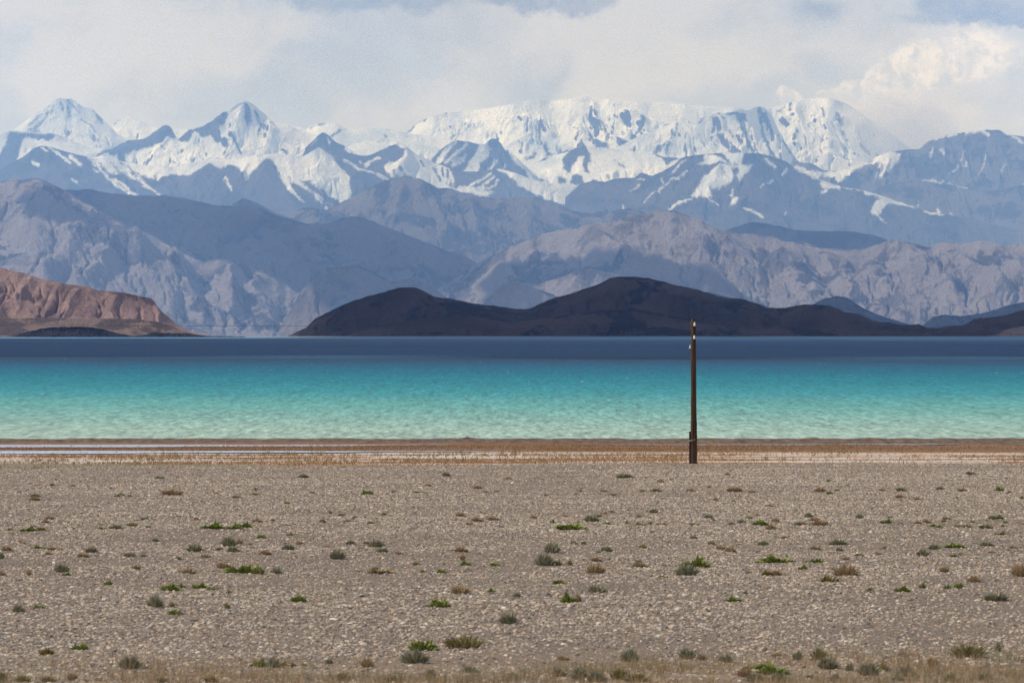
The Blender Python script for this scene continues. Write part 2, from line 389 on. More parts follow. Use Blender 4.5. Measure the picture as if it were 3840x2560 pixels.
layer('snow_pyramid', [(2240,600),(2303,559),(2358,530),(2409,504),(2485,474),(2532,447),(2558,436),(2583,462),(2609,470),(2643,436),(2690,421),(2735,424),(2779,408),(2805,415),(2830,402),(2855,400),(2881,415),(2900,445),(2925,500),(2946,538),(2989,598),(3030,640)],
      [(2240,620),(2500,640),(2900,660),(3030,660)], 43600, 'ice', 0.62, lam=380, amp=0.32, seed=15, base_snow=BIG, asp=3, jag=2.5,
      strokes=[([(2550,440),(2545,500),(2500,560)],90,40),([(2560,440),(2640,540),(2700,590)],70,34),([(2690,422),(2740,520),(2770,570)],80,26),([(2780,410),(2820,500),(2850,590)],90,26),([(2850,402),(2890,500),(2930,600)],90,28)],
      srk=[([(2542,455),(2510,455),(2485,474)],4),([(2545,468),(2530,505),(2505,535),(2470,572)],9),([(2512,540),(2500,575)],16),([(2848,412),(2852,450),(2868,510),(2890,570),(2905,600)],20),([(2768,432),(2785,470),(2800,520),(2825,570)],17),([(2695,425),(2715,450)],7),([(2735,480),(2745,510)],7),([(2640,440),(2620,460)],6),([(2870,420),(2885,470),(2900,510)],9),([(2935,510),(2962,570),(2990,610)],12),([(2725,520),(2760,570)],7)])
layer('high_snow_ridge', [(-260,560),(-100,520),(0,502),(42,487),(98,495),(204,498),(238,513),(298,538),(366,568),(430,600)], 660, 41500, 'ice', 0.6, lam=600, amp=0.12, seed=18, base_snow=BIG,
      rock=[[(36,494),(98,499),(204,502),(207,514),(180,524),(95,512),(84,530),(74,560),(60,590),(20,640),(-80,660),(-100,600),(0,570),(20,530)]],
      ssn=[([(30,560),(50,600)],7),([(-10,590),(10,625)],8)])
layer('pyramid_mountain', [(330,600),(349,589),(383,564),(425,555),(480,525),(540,521),(582,491),(612,470),(625,467),(642,474),(659,513),(672,521),(702,491),(765,470),(778,462),(842,417),(863,412),(889,388),(927,377),(957,398),(1000,434),(1024,453),(1088,472),(1143,496),(1190,505),(1260,530),(1330,570)],
      665, 40500, 'ice', 0.62, lam=400, amp=0.26, seed=21, base_snow=BIG, asp=2.6, jag=2.5,
      strokes=[([(927,378),(900,430),(880,500),(860,560)],120,40),([(927,378),(985,450),(1020,530)],80,40),([(842,417),(820,480),(840,540)],80,24),([(625,467),(560,520),(470,560),(400,590)],70,26),([(1000,434),(1010,500),(990,570)],60,30)],
      rock=[[(345,592),(383,562),(425,552),(480,522),(540,518),(582,488),(620,462),(642,470),(661,513),(650,520),(628,518),(560,546),(500,560),(470,568),(478,592),(450,600),(440,584),(400,588)],
            [(670,524),(702,489),(765,468),(800,448),(832,424),(856,430),(842,470),(818,505),(832,533),(815,538),(790,512),(760,520),(742,500),(730,492),(700,532),(682,533)],
            [(915,405),(932,412),(944,450),(930,482),(914,462),(922,430)]],  # last patch paints the shaded right side of the summit as dark rock
      srk=[([(935,382),(960,402)],6),([(875,545),(905,585)],16),([(1060,545),(1075,565)],10),([(1010,480),(1022,470)],7),([(635,590),(636,615)],6),([(648,600),(660,615)],8),([(545,568),(600,552),(640,556)],3),([(955,430),(975,470),(970,510)],8)])
layer('snow_basin', [(1940,640),(2000,618),(2022,606),(2043,589),(2124,572),(2158,555),(2192,545),(2209,551),(2281,555),(2324,561),(2388,572),(2456,578),(2490,590),(2545,592),(2600,610)], 730, 40000, 'ice', 0.30, lam=700, amp=0.07, seed=24, base_snow=BIG, smoothc=1, steep=1.1,
      rock=[[(2126,574),(2158,553),(2192,540),(2213,572),(2214,606),(2204,615),(2209,649),(2194,645),(2186,623),(2192,586),(2171,589),(2150,610),(2134,636),(2107,632),(2112,615),(2105,598)],
            [(2137,692),(2143,660),(2163,652),(2182,662),(2194,690)],[(2094,688),(2092,672),(2108,665),(2124,672),(2122,690)],[(2450,576),(2552,583),(2542,597),(2526,602),(2510,617),(2494,618),(2486,600)],[(2206,686),(2226,673),(2250,684)],[(2010,606),(2043,586),(2058,590),(2025,606)]],
      srk=[([(1996,655),(2035,680)],11),([(2325,617),(2335,624)],10)])
layer('rock_tooth', [(1090,600),(1113,576),(1143,555),(1173,530),(1194,508),(1211,492),(1232,508),(1258,534),(1283,542),(1313,564),(1343,580)], 650, 39600, 'high', 0.7, lam=350, amp=0.25, seed=27, asp=2.5,
      strokes=[([(1211,493),(1215,540),(1235,580)],70,22)],
      ssn=[([(1190,520),(1170,540)],5),([(1300,560),(1340,585)],14),([(1205,560),(1180,580)],8),([(1225,520),(1235,535)],4),([(1140,560),(1115,585)],12)])
layer('banded_mountain', [(1560,640),(1598,600),(1632,576),(1679,542),(1708,525),(1747,532),(1793,538),(1819,540),(1840,520),(1862,520),(1885,545),(1895,566),(1929,581),(1963,615),(2000,650),(2040,690),(2080,720)], 735, 39000, 'high', 0.6, lam=420, amp=0.18, seed=30, asp=3,
      snow=[[(1797,538),(1826,538),(1850,555),(1822,580),(1800,605),(1795,640),(1730,650),(1752,610),(1780,575)],[(1768,530),(1808,535),(1822,516),(1835,530),(1822,545),(1800,542)]],
      ssn=[([(1702,532),(1680,560),(1660,590),(1645,612)],20),([(1750,540),(1700,590),(1668,615)],10),([(1745,575),(1700,608)],6),([(1735,590),(1695,625)],7),([(1862,596),(1838,632)],13),([(1640,572),(1610,600)],8),([(1893,618),(1882,632)],5),([(1834,568),(1830,580)],4),([(1920,576),(1945,605),(1990,640),(2060,690),(2120,710)],24),([(1980,650),(2020,690)],14)])
layer('glacier_ridge', [(1200,580),(1232,566),(1300,578),(1385,583),(1428,564),(1462,547),(1496,537),(1530,555),(1572,583),(1623,606),(1683,630),(1738,642),(1768,644),(1810,640),(1853,634),(1887,636),(1920,644),(1963,661),(2026,683),(2090,689),(2150,691),(2172,698),(2185,712),(2215,744),(2216,756),(2222,790)], 810, 37600, 'high', 0.55, lam=420, amp=0.14, seed=33, asp=2.6,
      strokes=[([(1496,537),(1510,600),(1470,660)],70,30)],
      snow=[[(1487,540),(1500,536),(1517,548),(1560,575),(1623,604),(1683,628),(1700,660),(1708,700),(1745,700),(1775,708),(1795,715),(1811,700),(1825,702),(1810,718),(1855,722),(1820,734),(1734,720),(1683,706),(1640,706),(1598,684),(1564,666),(1525,660),(1470,668),(1453,653),(1440,617),(1462,606),(1513,598),(1517,574)],
            [(1853,630),(1887,632),(1920,640),(1963,657),(2026,679),(2090,685),(2150,687),(2172,698),(2167,715),(2195,732),(2215,745),(2209,755),(2188,763),(2198,790),(2184,797),(2141,780),(2048,742),(2005,725),(1950,691),(1920,666),(1890,648)]],
      srk=[([(1628,628),(1640,650),(1652,670)],11),([(1656,634),(1668,662)],9),([(1676,638),(1690,690)],10),([(1573,590),(1590,618)],8),([(1715,645),(1722,690)],18),([(1500,645),(1515,655)],10),([(1470,640),(1480,668)],6)],
      ssn=[([(1370,616),(1395,602),(1420,590)],8),([(1760,702),(1800,675),(1840,650)],7),([(1778,724),(1815,695),(1852,662)],8),([(1800,731),(1850,695),(1868,668)],6),([(1345,605),(1355,610)],5),([(1290,595),(1345,632)],5)])
layer('fluted_mountain', [(2940,640),(2976,602),(3000,606),(3040,612),(3091,642),(3150,642),(3206,623),(3265,606),(3308,576),(3342,569),(3384,564),(3456,555),(3478,534),(3520,517),(3563,504),(3627,496),(3673,484),(3712,487),(3746,486),(3775,504),(3818,508),(3840,513),(3960,500),(4120,560)],
      [(2940,760),(3300,790),(4120,790)], 38400, 'flute', 0.75, lam=200, amp=0.50, seed=36, asp=4.0, jag=3,
      strokes=[([(3380,565),(3400,640),(3380,720)],60,30)],
      snow=[[(3095,644),(3150,640),(3206,621),(3265,604),(3300,580),(3342,567),(3384,575),(3352,605),(3335,640),(3284,676),(3300,640),(3293,625),(3300,612),(3262,614),(3210,632),(3180,660),(3146,692),(3128,666),(3105,667),(3060,667),(3020,650),(2970,628),(2985,618),(3040,640)]],
      ssn=[([(3510,521),(3560,508),(3585,503)],8),([(3622,498),(3680,488),(3705,500)],9),([(3688,490),(3705,505)],12),([(3770,500),(3800,512),(3835,530)],7),([(3498,562),(3490,590)],9),([(3530,558),(3536,572)],7),([(3618,560),(3605,600)],4),([(3462,673),(3530,684)],6),([(3540,686),(3570,692)],5),([(3590,697),(3625,702)],5),([(3655,707),(3690,714)],5),([(3770,608),(3755,625)],5),([(3700,590),(3670,640)],3),([(3825,690),(3850,688)],6),([(3595,630),(3560,650)],4),([(3630,610),(3615,620)],7)],
      srk=[([(3096,665),(3130,672)],12),([(3210,618),(3265,606),(3290,580)],3)])
layer('glacier_shoulder', [(-260,720),(-120,690),(0,637),(42,610),(85,589),(128,555),(157,545),(191,551),(255,570),(340,591),(425,598),(531,619),(638,626),(701,615),(787,593),(893,593),(960,580),(1045,575),(1139,585),(1165,570),(1198,551),(1232,576),(1258,591),(1300,610),(1343,629),(1406,644),(1428,653),(1462,674),(1500,705)],
      830, 36500, 'high', 0.58, lam=380, amp=0.20, seed=39, asp=2.4,
      strokes=[([(157,545),(200,620),(260,700)],70,40),([(800,600),(780,640),(720,700)],50,40),([(1010,580),(1000,620),(940,720)],60,46),([(1250,590),(1320,660),(1400,760)],50,40)],
      snow=[[(300,560),(330,585),(425,595),(531,616),(638,623),(701,612),(787,590),(893,590),(960,577),(1045,572),(1139,582),(1198,545),(1240,575),(1253,591),(1253,606),(1283,640),(1309,670),(1317,742),(1287,753),(1258,742),(1215,708),(1160,676),(1122,666),(1173,717),(1105,675),(1086,670),(1105,708),(1147,751),(1088,712),(1058,670),(1037,619),(1007,595),(985,605),(957,632),(918,664),(897,627),(863,615),(829,632),(787,615),(714,657),(638,649),(616,661),(587,676),(548,661),(500,640),(440,652),(400,642),(340,605)]],
      ssn=[([(352,612),(395,650),(440,690),(500,725),(522,733)],9),([(425,668),(455,680),(480,705),(520,732)],11),([(510,650),(545,690),(612,733)],8),([(470,640),(560,700)],9),([(185,555),(225,580),(262,612)],11),([(155,552),(180,578)],5),([(262,585),(302,618)],13),([(842,662),(870,712)],7),([(122,600),(138,608)],14),([(530,697),(568,708)],5),([(1182,722),(1228,775)],8),([(1285,598),(1345,632),(1400,648)],6),([(1418,652),(1462,672)],15),([(270,668),(290,676)],4),([(1110,660),(1210,740),(1262,765)],4),([(350,635),(370,650)],5)],
      srk=[([(415,612),(470,660)],7),([(445,608),(500,640)],6),([(372,612),(395,640)],9)])
layer('lower_shoulder', [(3240,740),(3300,700),(3400,676),(3460,673),(3560,692),(3690,716),(3780,706),(3840,692),(3960,680),(4120,720)], 950, 36300, 'flute', 0.5, lam=300, amp=0.30, seed=42, asp=3.5, jag=1,
      ssn=[([(3462,675),(3530,686)],5),([(3590,699),(3628,704)],4),([(3440,760),(3441,780)],6),([(3515,786),(3522,794)],5),([(3565,796),(3578,804)],6)])
layer('patched_slope', [(2120,740),(2160,705),(2175,690),(2230,676),(2269,683),(2303,670),(2345,666),(2379,668),(2405,645),(2443,661),(2485,642),(2532,615),(2549,595),(2571,587),(2639,578),(2707,574),(2792,574),(2843,574),(2904,589),(2951,606),(2976,627),(3031,653),(3078,674),(3155,700),(3231,712),(3308,734),(3371,757),(3435,776),(3465,789),(3537,804),(3563,806),(3648,824),(3760,850),(3900,880),(4120,930)],
      960, 35600, 'high', 0.42, lam=420, amp=0.16, seed=45, asp=2.8, jag=1,
      strokes=[([(2560,600),(2500,690),(2400,790)],45,40),([(2700,600),(2650,760),(2560,830)],50,60),([(2850,590),(2860,720),(2900,830)],60,60),([(3230,715),(3180,800),(3120,880)],50,60)],
      snow=[[(2728,619),(2702,625),(2673,640),(2660,657),(2632,676),(2630,691),(2613,712),(2592,732),(2609,744),(2660,757),(2668,751),(2666,721),(2707,700),(2741,678),(2753,653),(2766,657),(2773,678),(2792,649),(2809,640),(2813,627),(2826,622),(2770,616)],
            [(2636,578),(2639,610),(2617,613),(2634,620),(2685,615),(2738,615),(2707,598),(2664,580)],
            [(2707,572),(2728,598),(2745,615),(2779,617),(2787,589),(2792,571)],
            [(2745,700),(2758,729),(2770,746),(2758,768),(2738,768),(2736,755),(2745,742),(2734,721)],
            [(3231,712),(3290,725),(3308,733),(3371,755),(3440,778),(3430,782),(3360,764),(3335,758),(3312,775),(3296,803),(3322,830),(3295,815),(3263,795),(3275,770),(3283,745),(3304,745),(3270,732),(3248,730)]],
      rock=[[(2740,626),(2768,628),(2772,645),(2752,656),(2744,642)]],
      ssn=[([(2510,784),(2560,764),(2594,752)],9),([(2640,753),(2695,768)],4),([(2788,780),(2835,795),(2860,813)],6),([(2845,800),(2858,814)],9),([(2524,654),(2545,625),(2568,602)],5),([(2560,662),(2576,645)],8),([(2415,760),(2480,712),(2545,670)],4),([(2363,724),(2400,692)],3),([(2852,712),(2868,695)],6),([(2880,688),(2900,672)],7),([(2872,596),(2904,622)],9),([(2976,628),(3031,655),(3090,682),(3155,700)],7),([(3085,692),(3140,704)],15),([(3080,722),(3098,712)],10),([(3155,701),(3230,714)],3),([(3465,790),(3500,800),(3535,805)],6),([(2943,800),(2946,784)],5),([(2476,672),(2490,700)],4),([(2340,785),(2336,770)],3),([(2935,645),(2950,635)],8),([(2388,670),(2415,674)],4)])
layer('blue_ridge', [(2640,900),(2715,864),(2770,847),(2817,832),(2843,835),(2870,836),(2895,842),(2925,847),(2985,862),(3074,868),(3138,866),(3201,868),(3265,881),(3329,898),(3360,912),(3420,950)], 1010, 24000, 'blue', 0.5, lam=300, amp=0.10, seed=48)
layer('far_foothill', [(840,800),(880,762),(914,742),(960,760),(1030,797),(1090,815),(1150,850)], 900, 26000, 'blue', 0.5, lam=300, amp=0.10, seed=49)
layer('rugged_mountain', [(1010,850),(1079,806),(1113,789),(1151,777),(1190,785),(1224,789),(1266,763),(1321,742),(1364,719),(1406,693),(1449,676),(1487,666),(1525,660),(1551,672),(1568,668),(1598,681),(1640,704),(1683,706),(1725,719),(1789,734),(1853,744),(1917,742),(1971,740),(2039,744),(2090,770),(2158,793),(2218,800),(2281,795),(2328,785),(2366,779),(2409,793),(2480,820),(2560,870)],
      1060, 28000, 'midr', 0.52, lam=190, amp=0.40, seed=52, asp=1.7, jag=3, gully=7.0,
      strokes=[([(1525,660),(1490,740),(1540,850)],110,80),([(1700,706),(1760,800),(1820,930)],120,80),([(1560,670),(1640,800),(1740,950)],90,60),([(1264,764),(1200,830),(1150,880)],60,50),([(1960,740),(2000,820),(2050,900)],60,60)], rockbias=0.08)
layer('shaded_range', [(200,760),(238,712),(289,712),(340,708),(366,718),(425,725),(502,732),(574,735),(621,731),(646,738),(689,745),(748,757),(808,770),(872,774),(935,763),(975,780),(1024,802),(1088,821),(1151,837),(1215,837),(1236,831),(1283,816),(1321,811),(1368,819),(1428,841),(1504,872),(1598,908),(1683,942),(1747,959),(1787,987),(1850,1030),(1950,1085),(2050,1135),(2120,1170)],
      1262, 21500, 'mid', 0.42, lam=240, amp=0.28, seed=55, asp=2.6, gully=5.0,
      strokes=[([(650,740),(720,830),(800,960)],60,60),([(935,763),(1000,880),(1100,1010)],90,80),([(1320,812),(1380,880),(1500,960),(1600,1060)],110,80),([(1150,838),(1200,960),(1300,1100)],60,60),([(1430,842),(1480,900),(1540,960)],70,50)])
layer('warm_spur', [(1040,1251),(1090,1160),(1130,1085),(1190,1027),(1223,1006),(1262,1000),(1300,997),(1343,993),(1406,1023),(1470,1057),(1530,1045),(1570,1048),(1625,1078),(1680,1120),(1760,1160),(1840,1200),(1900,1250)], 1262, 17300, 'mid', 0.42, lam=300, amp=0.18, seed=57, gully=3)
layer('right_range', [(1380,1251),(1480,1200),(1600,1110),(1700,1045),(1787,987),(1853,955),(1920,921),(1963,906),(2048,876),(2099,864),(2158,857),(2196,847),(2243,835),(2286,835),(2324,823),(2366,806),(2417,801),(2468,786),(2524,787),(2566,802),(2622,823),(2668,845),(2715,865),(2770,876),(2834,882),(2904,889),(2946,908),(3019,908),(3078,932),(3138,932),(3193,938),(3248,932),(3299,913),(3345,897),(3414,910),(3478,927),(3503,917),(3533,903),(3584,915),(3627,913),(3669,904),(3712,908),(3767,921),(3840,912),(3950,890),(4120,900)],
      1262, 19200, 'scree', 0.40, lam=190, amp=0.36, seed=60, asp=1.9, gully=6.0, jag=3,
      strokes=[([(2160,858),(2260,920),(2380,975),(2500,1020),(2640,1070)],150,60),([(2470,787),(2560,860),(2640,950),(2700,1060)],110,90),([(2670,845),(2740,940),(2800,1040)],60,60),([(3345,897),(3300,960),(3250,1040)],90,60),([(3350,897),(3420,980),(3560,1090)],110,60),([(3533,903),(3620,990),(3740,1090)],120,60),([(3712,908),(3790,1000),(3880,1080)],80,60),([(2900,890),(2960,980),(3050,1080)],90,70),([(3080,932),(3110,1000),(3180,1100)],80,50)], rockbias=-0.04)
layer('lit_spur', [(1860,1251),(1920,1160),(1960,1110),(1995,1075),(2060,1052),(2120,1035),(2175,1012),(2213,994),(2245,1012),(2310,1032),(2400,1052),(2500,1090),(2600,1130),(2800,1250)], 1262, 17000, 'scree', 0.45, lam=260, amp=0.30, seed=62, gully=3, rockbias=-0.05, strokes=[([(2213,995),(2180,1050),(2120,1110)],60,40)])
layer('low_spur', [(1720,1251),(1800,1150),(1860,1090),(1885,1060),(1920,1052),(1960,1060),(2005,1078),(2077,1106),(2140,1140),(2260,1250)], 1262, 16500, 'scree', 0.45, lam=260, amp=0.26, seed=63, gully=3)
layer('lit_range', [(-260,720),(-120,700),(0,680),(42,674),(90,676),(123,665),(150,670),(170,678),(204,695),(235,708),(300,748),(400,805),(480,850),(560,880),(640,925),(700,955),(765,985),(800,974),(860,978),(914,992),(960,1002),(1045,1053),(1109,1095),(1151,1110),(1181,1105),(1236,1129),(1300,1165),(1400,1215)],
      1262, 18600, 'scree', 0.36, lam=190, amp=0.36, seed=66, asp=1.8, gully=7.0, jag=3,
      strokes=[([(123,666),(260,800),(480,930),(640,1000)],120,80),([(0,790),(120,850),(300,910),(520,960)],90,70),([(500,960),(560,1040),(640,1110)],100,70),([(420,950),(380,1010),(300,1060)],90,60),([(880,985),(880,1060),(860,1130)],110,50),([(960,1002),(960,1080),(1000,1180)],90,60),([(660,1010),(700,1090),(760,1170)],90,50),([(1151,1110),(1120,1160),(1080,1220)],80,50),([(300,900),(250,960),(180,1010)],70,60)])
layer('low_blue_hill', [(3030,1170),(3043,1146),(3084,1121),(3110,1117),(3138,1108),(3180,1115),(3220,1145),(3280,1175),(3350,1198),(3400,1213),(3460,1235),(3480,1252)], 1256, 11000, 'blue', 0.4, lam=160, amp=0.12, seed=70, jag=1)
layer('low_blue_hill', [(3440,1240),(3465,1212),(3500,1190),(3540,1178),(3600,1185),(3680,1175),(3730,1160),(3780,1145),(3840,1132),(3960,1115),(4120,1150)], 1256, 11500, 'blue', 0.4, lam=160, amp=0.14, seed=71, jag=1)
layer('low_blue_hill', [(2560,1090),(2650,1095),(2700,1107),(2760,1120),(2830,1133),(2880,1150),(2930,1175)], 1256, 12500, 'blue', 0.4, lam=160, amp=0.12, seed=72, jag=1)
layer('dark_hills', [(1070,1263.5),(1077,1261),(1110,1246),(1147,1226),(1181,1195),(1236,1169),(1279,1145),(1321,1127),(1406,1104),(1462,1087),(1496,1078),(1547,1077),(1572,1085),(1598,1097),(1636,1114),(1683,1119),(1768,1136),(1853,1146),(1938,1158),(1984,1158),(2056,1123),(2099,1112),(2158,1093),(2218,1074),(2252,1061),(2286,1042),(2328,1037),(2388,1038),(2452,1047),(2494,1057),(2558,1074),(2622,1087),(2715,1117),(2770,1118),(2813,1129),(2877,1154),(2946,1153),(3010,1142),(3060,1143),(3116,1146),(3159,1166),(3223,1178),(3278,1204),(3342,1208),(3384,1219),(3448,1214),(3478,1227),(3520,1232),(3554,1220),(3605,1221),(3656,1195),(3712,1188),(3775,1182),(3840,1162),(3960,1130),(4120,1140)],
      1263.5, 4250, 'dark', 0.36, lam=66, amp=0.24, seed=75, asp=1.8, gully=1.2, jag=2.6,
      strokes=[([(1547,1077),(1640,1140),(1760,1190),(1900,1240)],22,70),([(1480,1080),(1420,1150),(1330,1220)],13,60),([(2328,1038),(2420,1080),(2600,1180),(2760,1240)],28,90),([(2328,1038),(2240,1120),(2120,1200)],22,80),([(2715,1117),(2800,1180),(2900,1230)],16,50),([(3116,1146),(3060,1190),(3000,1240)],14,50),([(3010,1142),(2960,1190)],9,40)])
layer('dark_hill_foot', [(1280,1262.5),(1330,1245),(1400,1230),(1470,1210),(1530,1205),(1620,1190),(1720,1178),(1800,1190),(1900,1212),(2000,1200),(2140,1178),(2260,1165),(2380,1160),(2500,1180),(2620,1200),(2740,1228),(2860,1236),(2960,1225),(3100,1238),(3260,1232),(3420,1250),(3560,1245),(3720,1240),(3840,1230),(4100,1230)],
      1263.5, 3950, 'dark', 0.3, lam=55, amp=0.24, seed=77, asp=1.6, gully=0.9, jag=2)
layer('pink_bluff', [(3700,1262.5),(3740,1254),(3765,1240),(3790,1230),(3840,1222),(3900,1215),(4100,1200)], 1263.5, 3740, 'pink', 0.4, lam=36, amp=0.22, seed=78)
layer('brown_headland', [(-420,930),(-200,975),(0,1002),(25,1010),(55,1014),(102,1027),(149,1042),(234,1061),(272,1068),(332,1075),(361,1088),(425,1093),(476,1099),(523,1110),(570,1120),(585,1138),(595,1159),(616,1175),(629,1186),(663,1216),(714,1243),(757,1254),(808,1259),(860,1260.5),(925,1262)],
      [(-420,1215),(300,1205),(480,1200),(560,1225),(620,1262),(925,1263)], 3850, 'brown', 0.42, lam=60, amp=0.13, seed=80, asp=2.6, gully=0.9, jag=1.5,
      strokes=[([(570,1120),(585,1170),(570,1210)],7,26),([(330,1078),(280,1120),(250,1180)],6,26),([(120,1035),(60,1110),(-40,1170)],7,30),([(425,1093),(410,1140),(400,1190)],4,24),([(234,1062),(190,1120),(170,1180)],5,26)])
layer('headland_terrace', [(-420,1208),(0,1193),(150,1191),(300,1192),(420,1194),(520,1197),(590,1206),(640,1222),(700,1245),(760,1257),(830,1261.5)], 1263.8, 3640, 'terr', 0.20, lam=36, amp=0.08, seed=82, gully=0.2, smoothc=1)
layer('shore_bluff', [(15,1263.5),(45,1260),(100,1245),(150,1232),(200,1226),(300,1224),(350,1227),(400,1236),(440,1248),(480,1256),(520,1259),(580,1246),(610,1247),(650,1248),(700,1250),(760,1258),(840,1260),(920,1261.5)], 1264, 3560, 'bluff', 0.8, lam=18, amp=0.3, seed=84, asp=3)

# ------------------------------------------------------------------ unseen clouds overhead, shaped for the shadows they cast on hills and lake
cm, nt, bs = newmat('cloud_white')
nt._in(bs, 'Base Color', (0.9, 0.9, 0.9)); nt._in(bs, 'Roughness', 1.0); nt._in(bs, 'Specular IOR Level', 0.0)
def cloud(foot, z0, H, label, fray=120.0, cell=90.0):
    """foot: (photo px, distance) corners of the ground it shades, at height z0; H: cloud base"""
    k = (H-z0)/SDIR.z
    pts = [((px-1920)/FPX*d + SDIR.x*k, d + SDIR.y*k) for px, d in foot]
    xs = [p[0] for p in pts]; ys = [p[1] for p in pts]
    gx = np.arange(min(xs)-300, max(xs)+300, cell); gy = np.arange(min(ys)-300, max(ys)+300, cell)
    X, Y = np.meshgrid(gx, gy)
    sd = poly_sd(X + (fbm(X/fray/5, Y/fray/5, 4, 81)-.5)*fray*3.2, Y + (fbm(X/fray/5+7, Y/fray/5, 4, 83)-.5)*fray*3.2, pts)
    sd = sd + (fbm(X/fray/2, Y/fray/2, 4, 88, 0.6)-0.5)*fray*1.6
    puff = fbm(X/500, Y/500, 5, 90, 0.55)
    th = np.sqrt(np.clip(sd, 0, 900))*9
    top = H + th*(0.6+1.3*puff); bot = H - th*0.12*puff
    nr, nc = X.shape; ins = sd > 0
    keep = (ins[:-1, :-1] | ins[1:, :-1] | ins[:-1, 1:] | ins[1:, 1:]).ravel()
    Ft = grid_faces(nr, nc)[keep][:, ::-1]; Fb = grid_faces(nr, nc)[keep] + nr*nc
    V = np.concatenate([np.stack([X, Y, top], -1).reshape(-1, 3), np.stack([X, Y, bot-0.5], -1).reshape(-1, 3)])
    Fa = np.concatenate([Ft, Fb]); used = np.unique(Fa); mp = np.zeros(len(V), int); mp[used] = np.arange(len(used))
    o = mesh_obj('cloud', V[used], mp[Fa], cm); o['kind'] = 'stuff'; o['label'] = label
    return o
cloud([(-700, 1180), (1500, 1290), (2600, 1120), (3300, 1240), (4600, 1130), (4500, 3500), (3700, 3640), (3690, 3800), (4400, 3820), (4400, 5200), (1700, 5200), (1030, 4800), (1030, 3300), (-500, 3250)], 20, 3700, 'long unseen cloud shading the far lake and the dark hills', 60, 36)
cloud([(2500, 10000), (4300, 10000), (4300, 13400), (2500, 13400)], 90, 4300, 'unseen cloud shading the low blue hills', 60, 90)
cloud([(300, 19150), (1500, 19150), (1900, 19250), (2050, 19700), (2100, 22500), (-100, 22500), (-100, 19400)], 480, 5000, 'unseen cloud casting its shadow on the shaded range', 40, 70)
cloud([(1700, 18980), (2000, 18980), (2200, 18900), (2420, 18650), (2680, 18380), (2500, 18300), (2150, 18300), (1700, 18100)], 330, 5000, 'small unseen cloud shading part of the right range', 60, 60)
cloud([(2500, 23300), (3700, 23300), (3700, 25500), (2500, 25500)], 500, 5000, 'unseen cloud shading the far blue ridge', 90, 90)

cloud([(-250, 18420), (260, 18400), (400, 18300), (330, 18180), (150, 18230), (-250, 18280)], 560, 5000, 'small unseen cloud shading part of the lit range', 60, 60)
cloud([(1150, 17500), (1850, 17500), (1850, 16500), (1180, 16500)], 200, 4600, 'small unseen cloud shading the warm spur', 60, 60)
# ------------------------------------------------------------------ ground sheet
def crestY(x): return 163.0 + 6.4*np.clip((x+21)/23.0, 0, 1)
def ground_z(X, Y):
    z = np.full(X.shape, -5.76)
    f = np.clip((Y-89.4 - 0.6*(vn(X/5.0, X*0, 3)-0.5))/2.6, 0, 1); z = z - 0.24*f*f*(3-2*f)
    cy = crestY(X)
    s = np.clip((Y-cy)/13.0, 0, 1); z = np.where(Y > 94, -6.0, z) - 3.15*s*s*(3-2*s)
    near = (Y < cy+1)
    z = z + np.where(near, (fbm(X/6.0, Y/4.0, 4, 5)-0.5)*0.16 + (fbm(X/40, Y/9.0, 2, 8)-0.5)*0.14, 0)
    z = z + np.where((Y > 186) & (Y < 297), (fbm(X/12, Y/3.5, 4, 9)-0.5)*0.10, 0)
    # shore berm
    by = 301.5 + 3.0*(fbm(X/40, X*0, 4, 14)-0.5)
    b = np.exp(-((Y-by)/2.0)**2)
    z = z + b*(0.43 + 0.26*(fbm(X/1.3, Y/1.0, 4, 15, 0.65)-0.5)) + b*0.22*np.exp(-((X+3.7)/0.35)**2)
    z = np.where(Y > 304.5, -9.35 - np.clip((Y-304.5)/500, 0, 1)*6, z)
    z = np.where(Y > 3500, -15.35 + np.clip((Y-3500)/190, 0, 1)*6.6 - np.clip((Y-3730)/500, 0, 1)*40, z)
    return z
ry = np.concatenate([np.linspace(-60, 50, 20)[:-1], np.arange(50, 96, 0.35), np.arange(96, 190, 0.6), np.arange(190, 297, 1.0), np.arange(297, 307, 0.25),
                     np.array([325, 340, 370, 420, 600, 1000, 2000, 3000, 3450, 3500, 3550, 3600, 3650, 3700, 3730, 3800, 4000, 4300, 5000, 7000, 10000, 16000, 26000, 40000, 58000])])
us = np.linspace(-1, 1, 281)
GX = us[None]*(38+0.20*np.maximum(ry, 0)[:, None]); GX = np.where(ry[:, None] > 400, us[None]*(0.20*ry[:, None]+118-80), GX)
GY = np.repeat(ry[:, None], len(us), 1)
GZ = ground_z(GX, GY)
m, nt, bs = newmat('ground_earth')
pos = nt.new('ShaderNodeNewGeometry').outputs['Position']
sp = nt.new('ShaderNodeSeparateXYZ', {0: pos}).outputs
st = nt.vmath('MULTIPLY', pos, (0.05, 0.5, 0.5))
st2 = nt.vmath('MULTIPLY', pos, (0.12, 0.9, 0.9))
sand = nt.mix(nt.mapr(nt.noise(pos, 0.7, 6, 0.65), 0.35, 0.65), (0.360, 0.262, 0.180), (0.250, 0.192, 0.142))
sand = nt.mix(nt.mapr(nt.noise(pos, 17.0, 4, 0.75), 0.44, 0.62, 0, 0.85), sand, (0.10, 0.085, 0.08))
sand = nt.mix(nt.mapr(nt.noise(pos, 23.0, 3, 0.7), 0.56, 0.66, 0, 0.8), sand, (0.50, 0.43, 0.36))
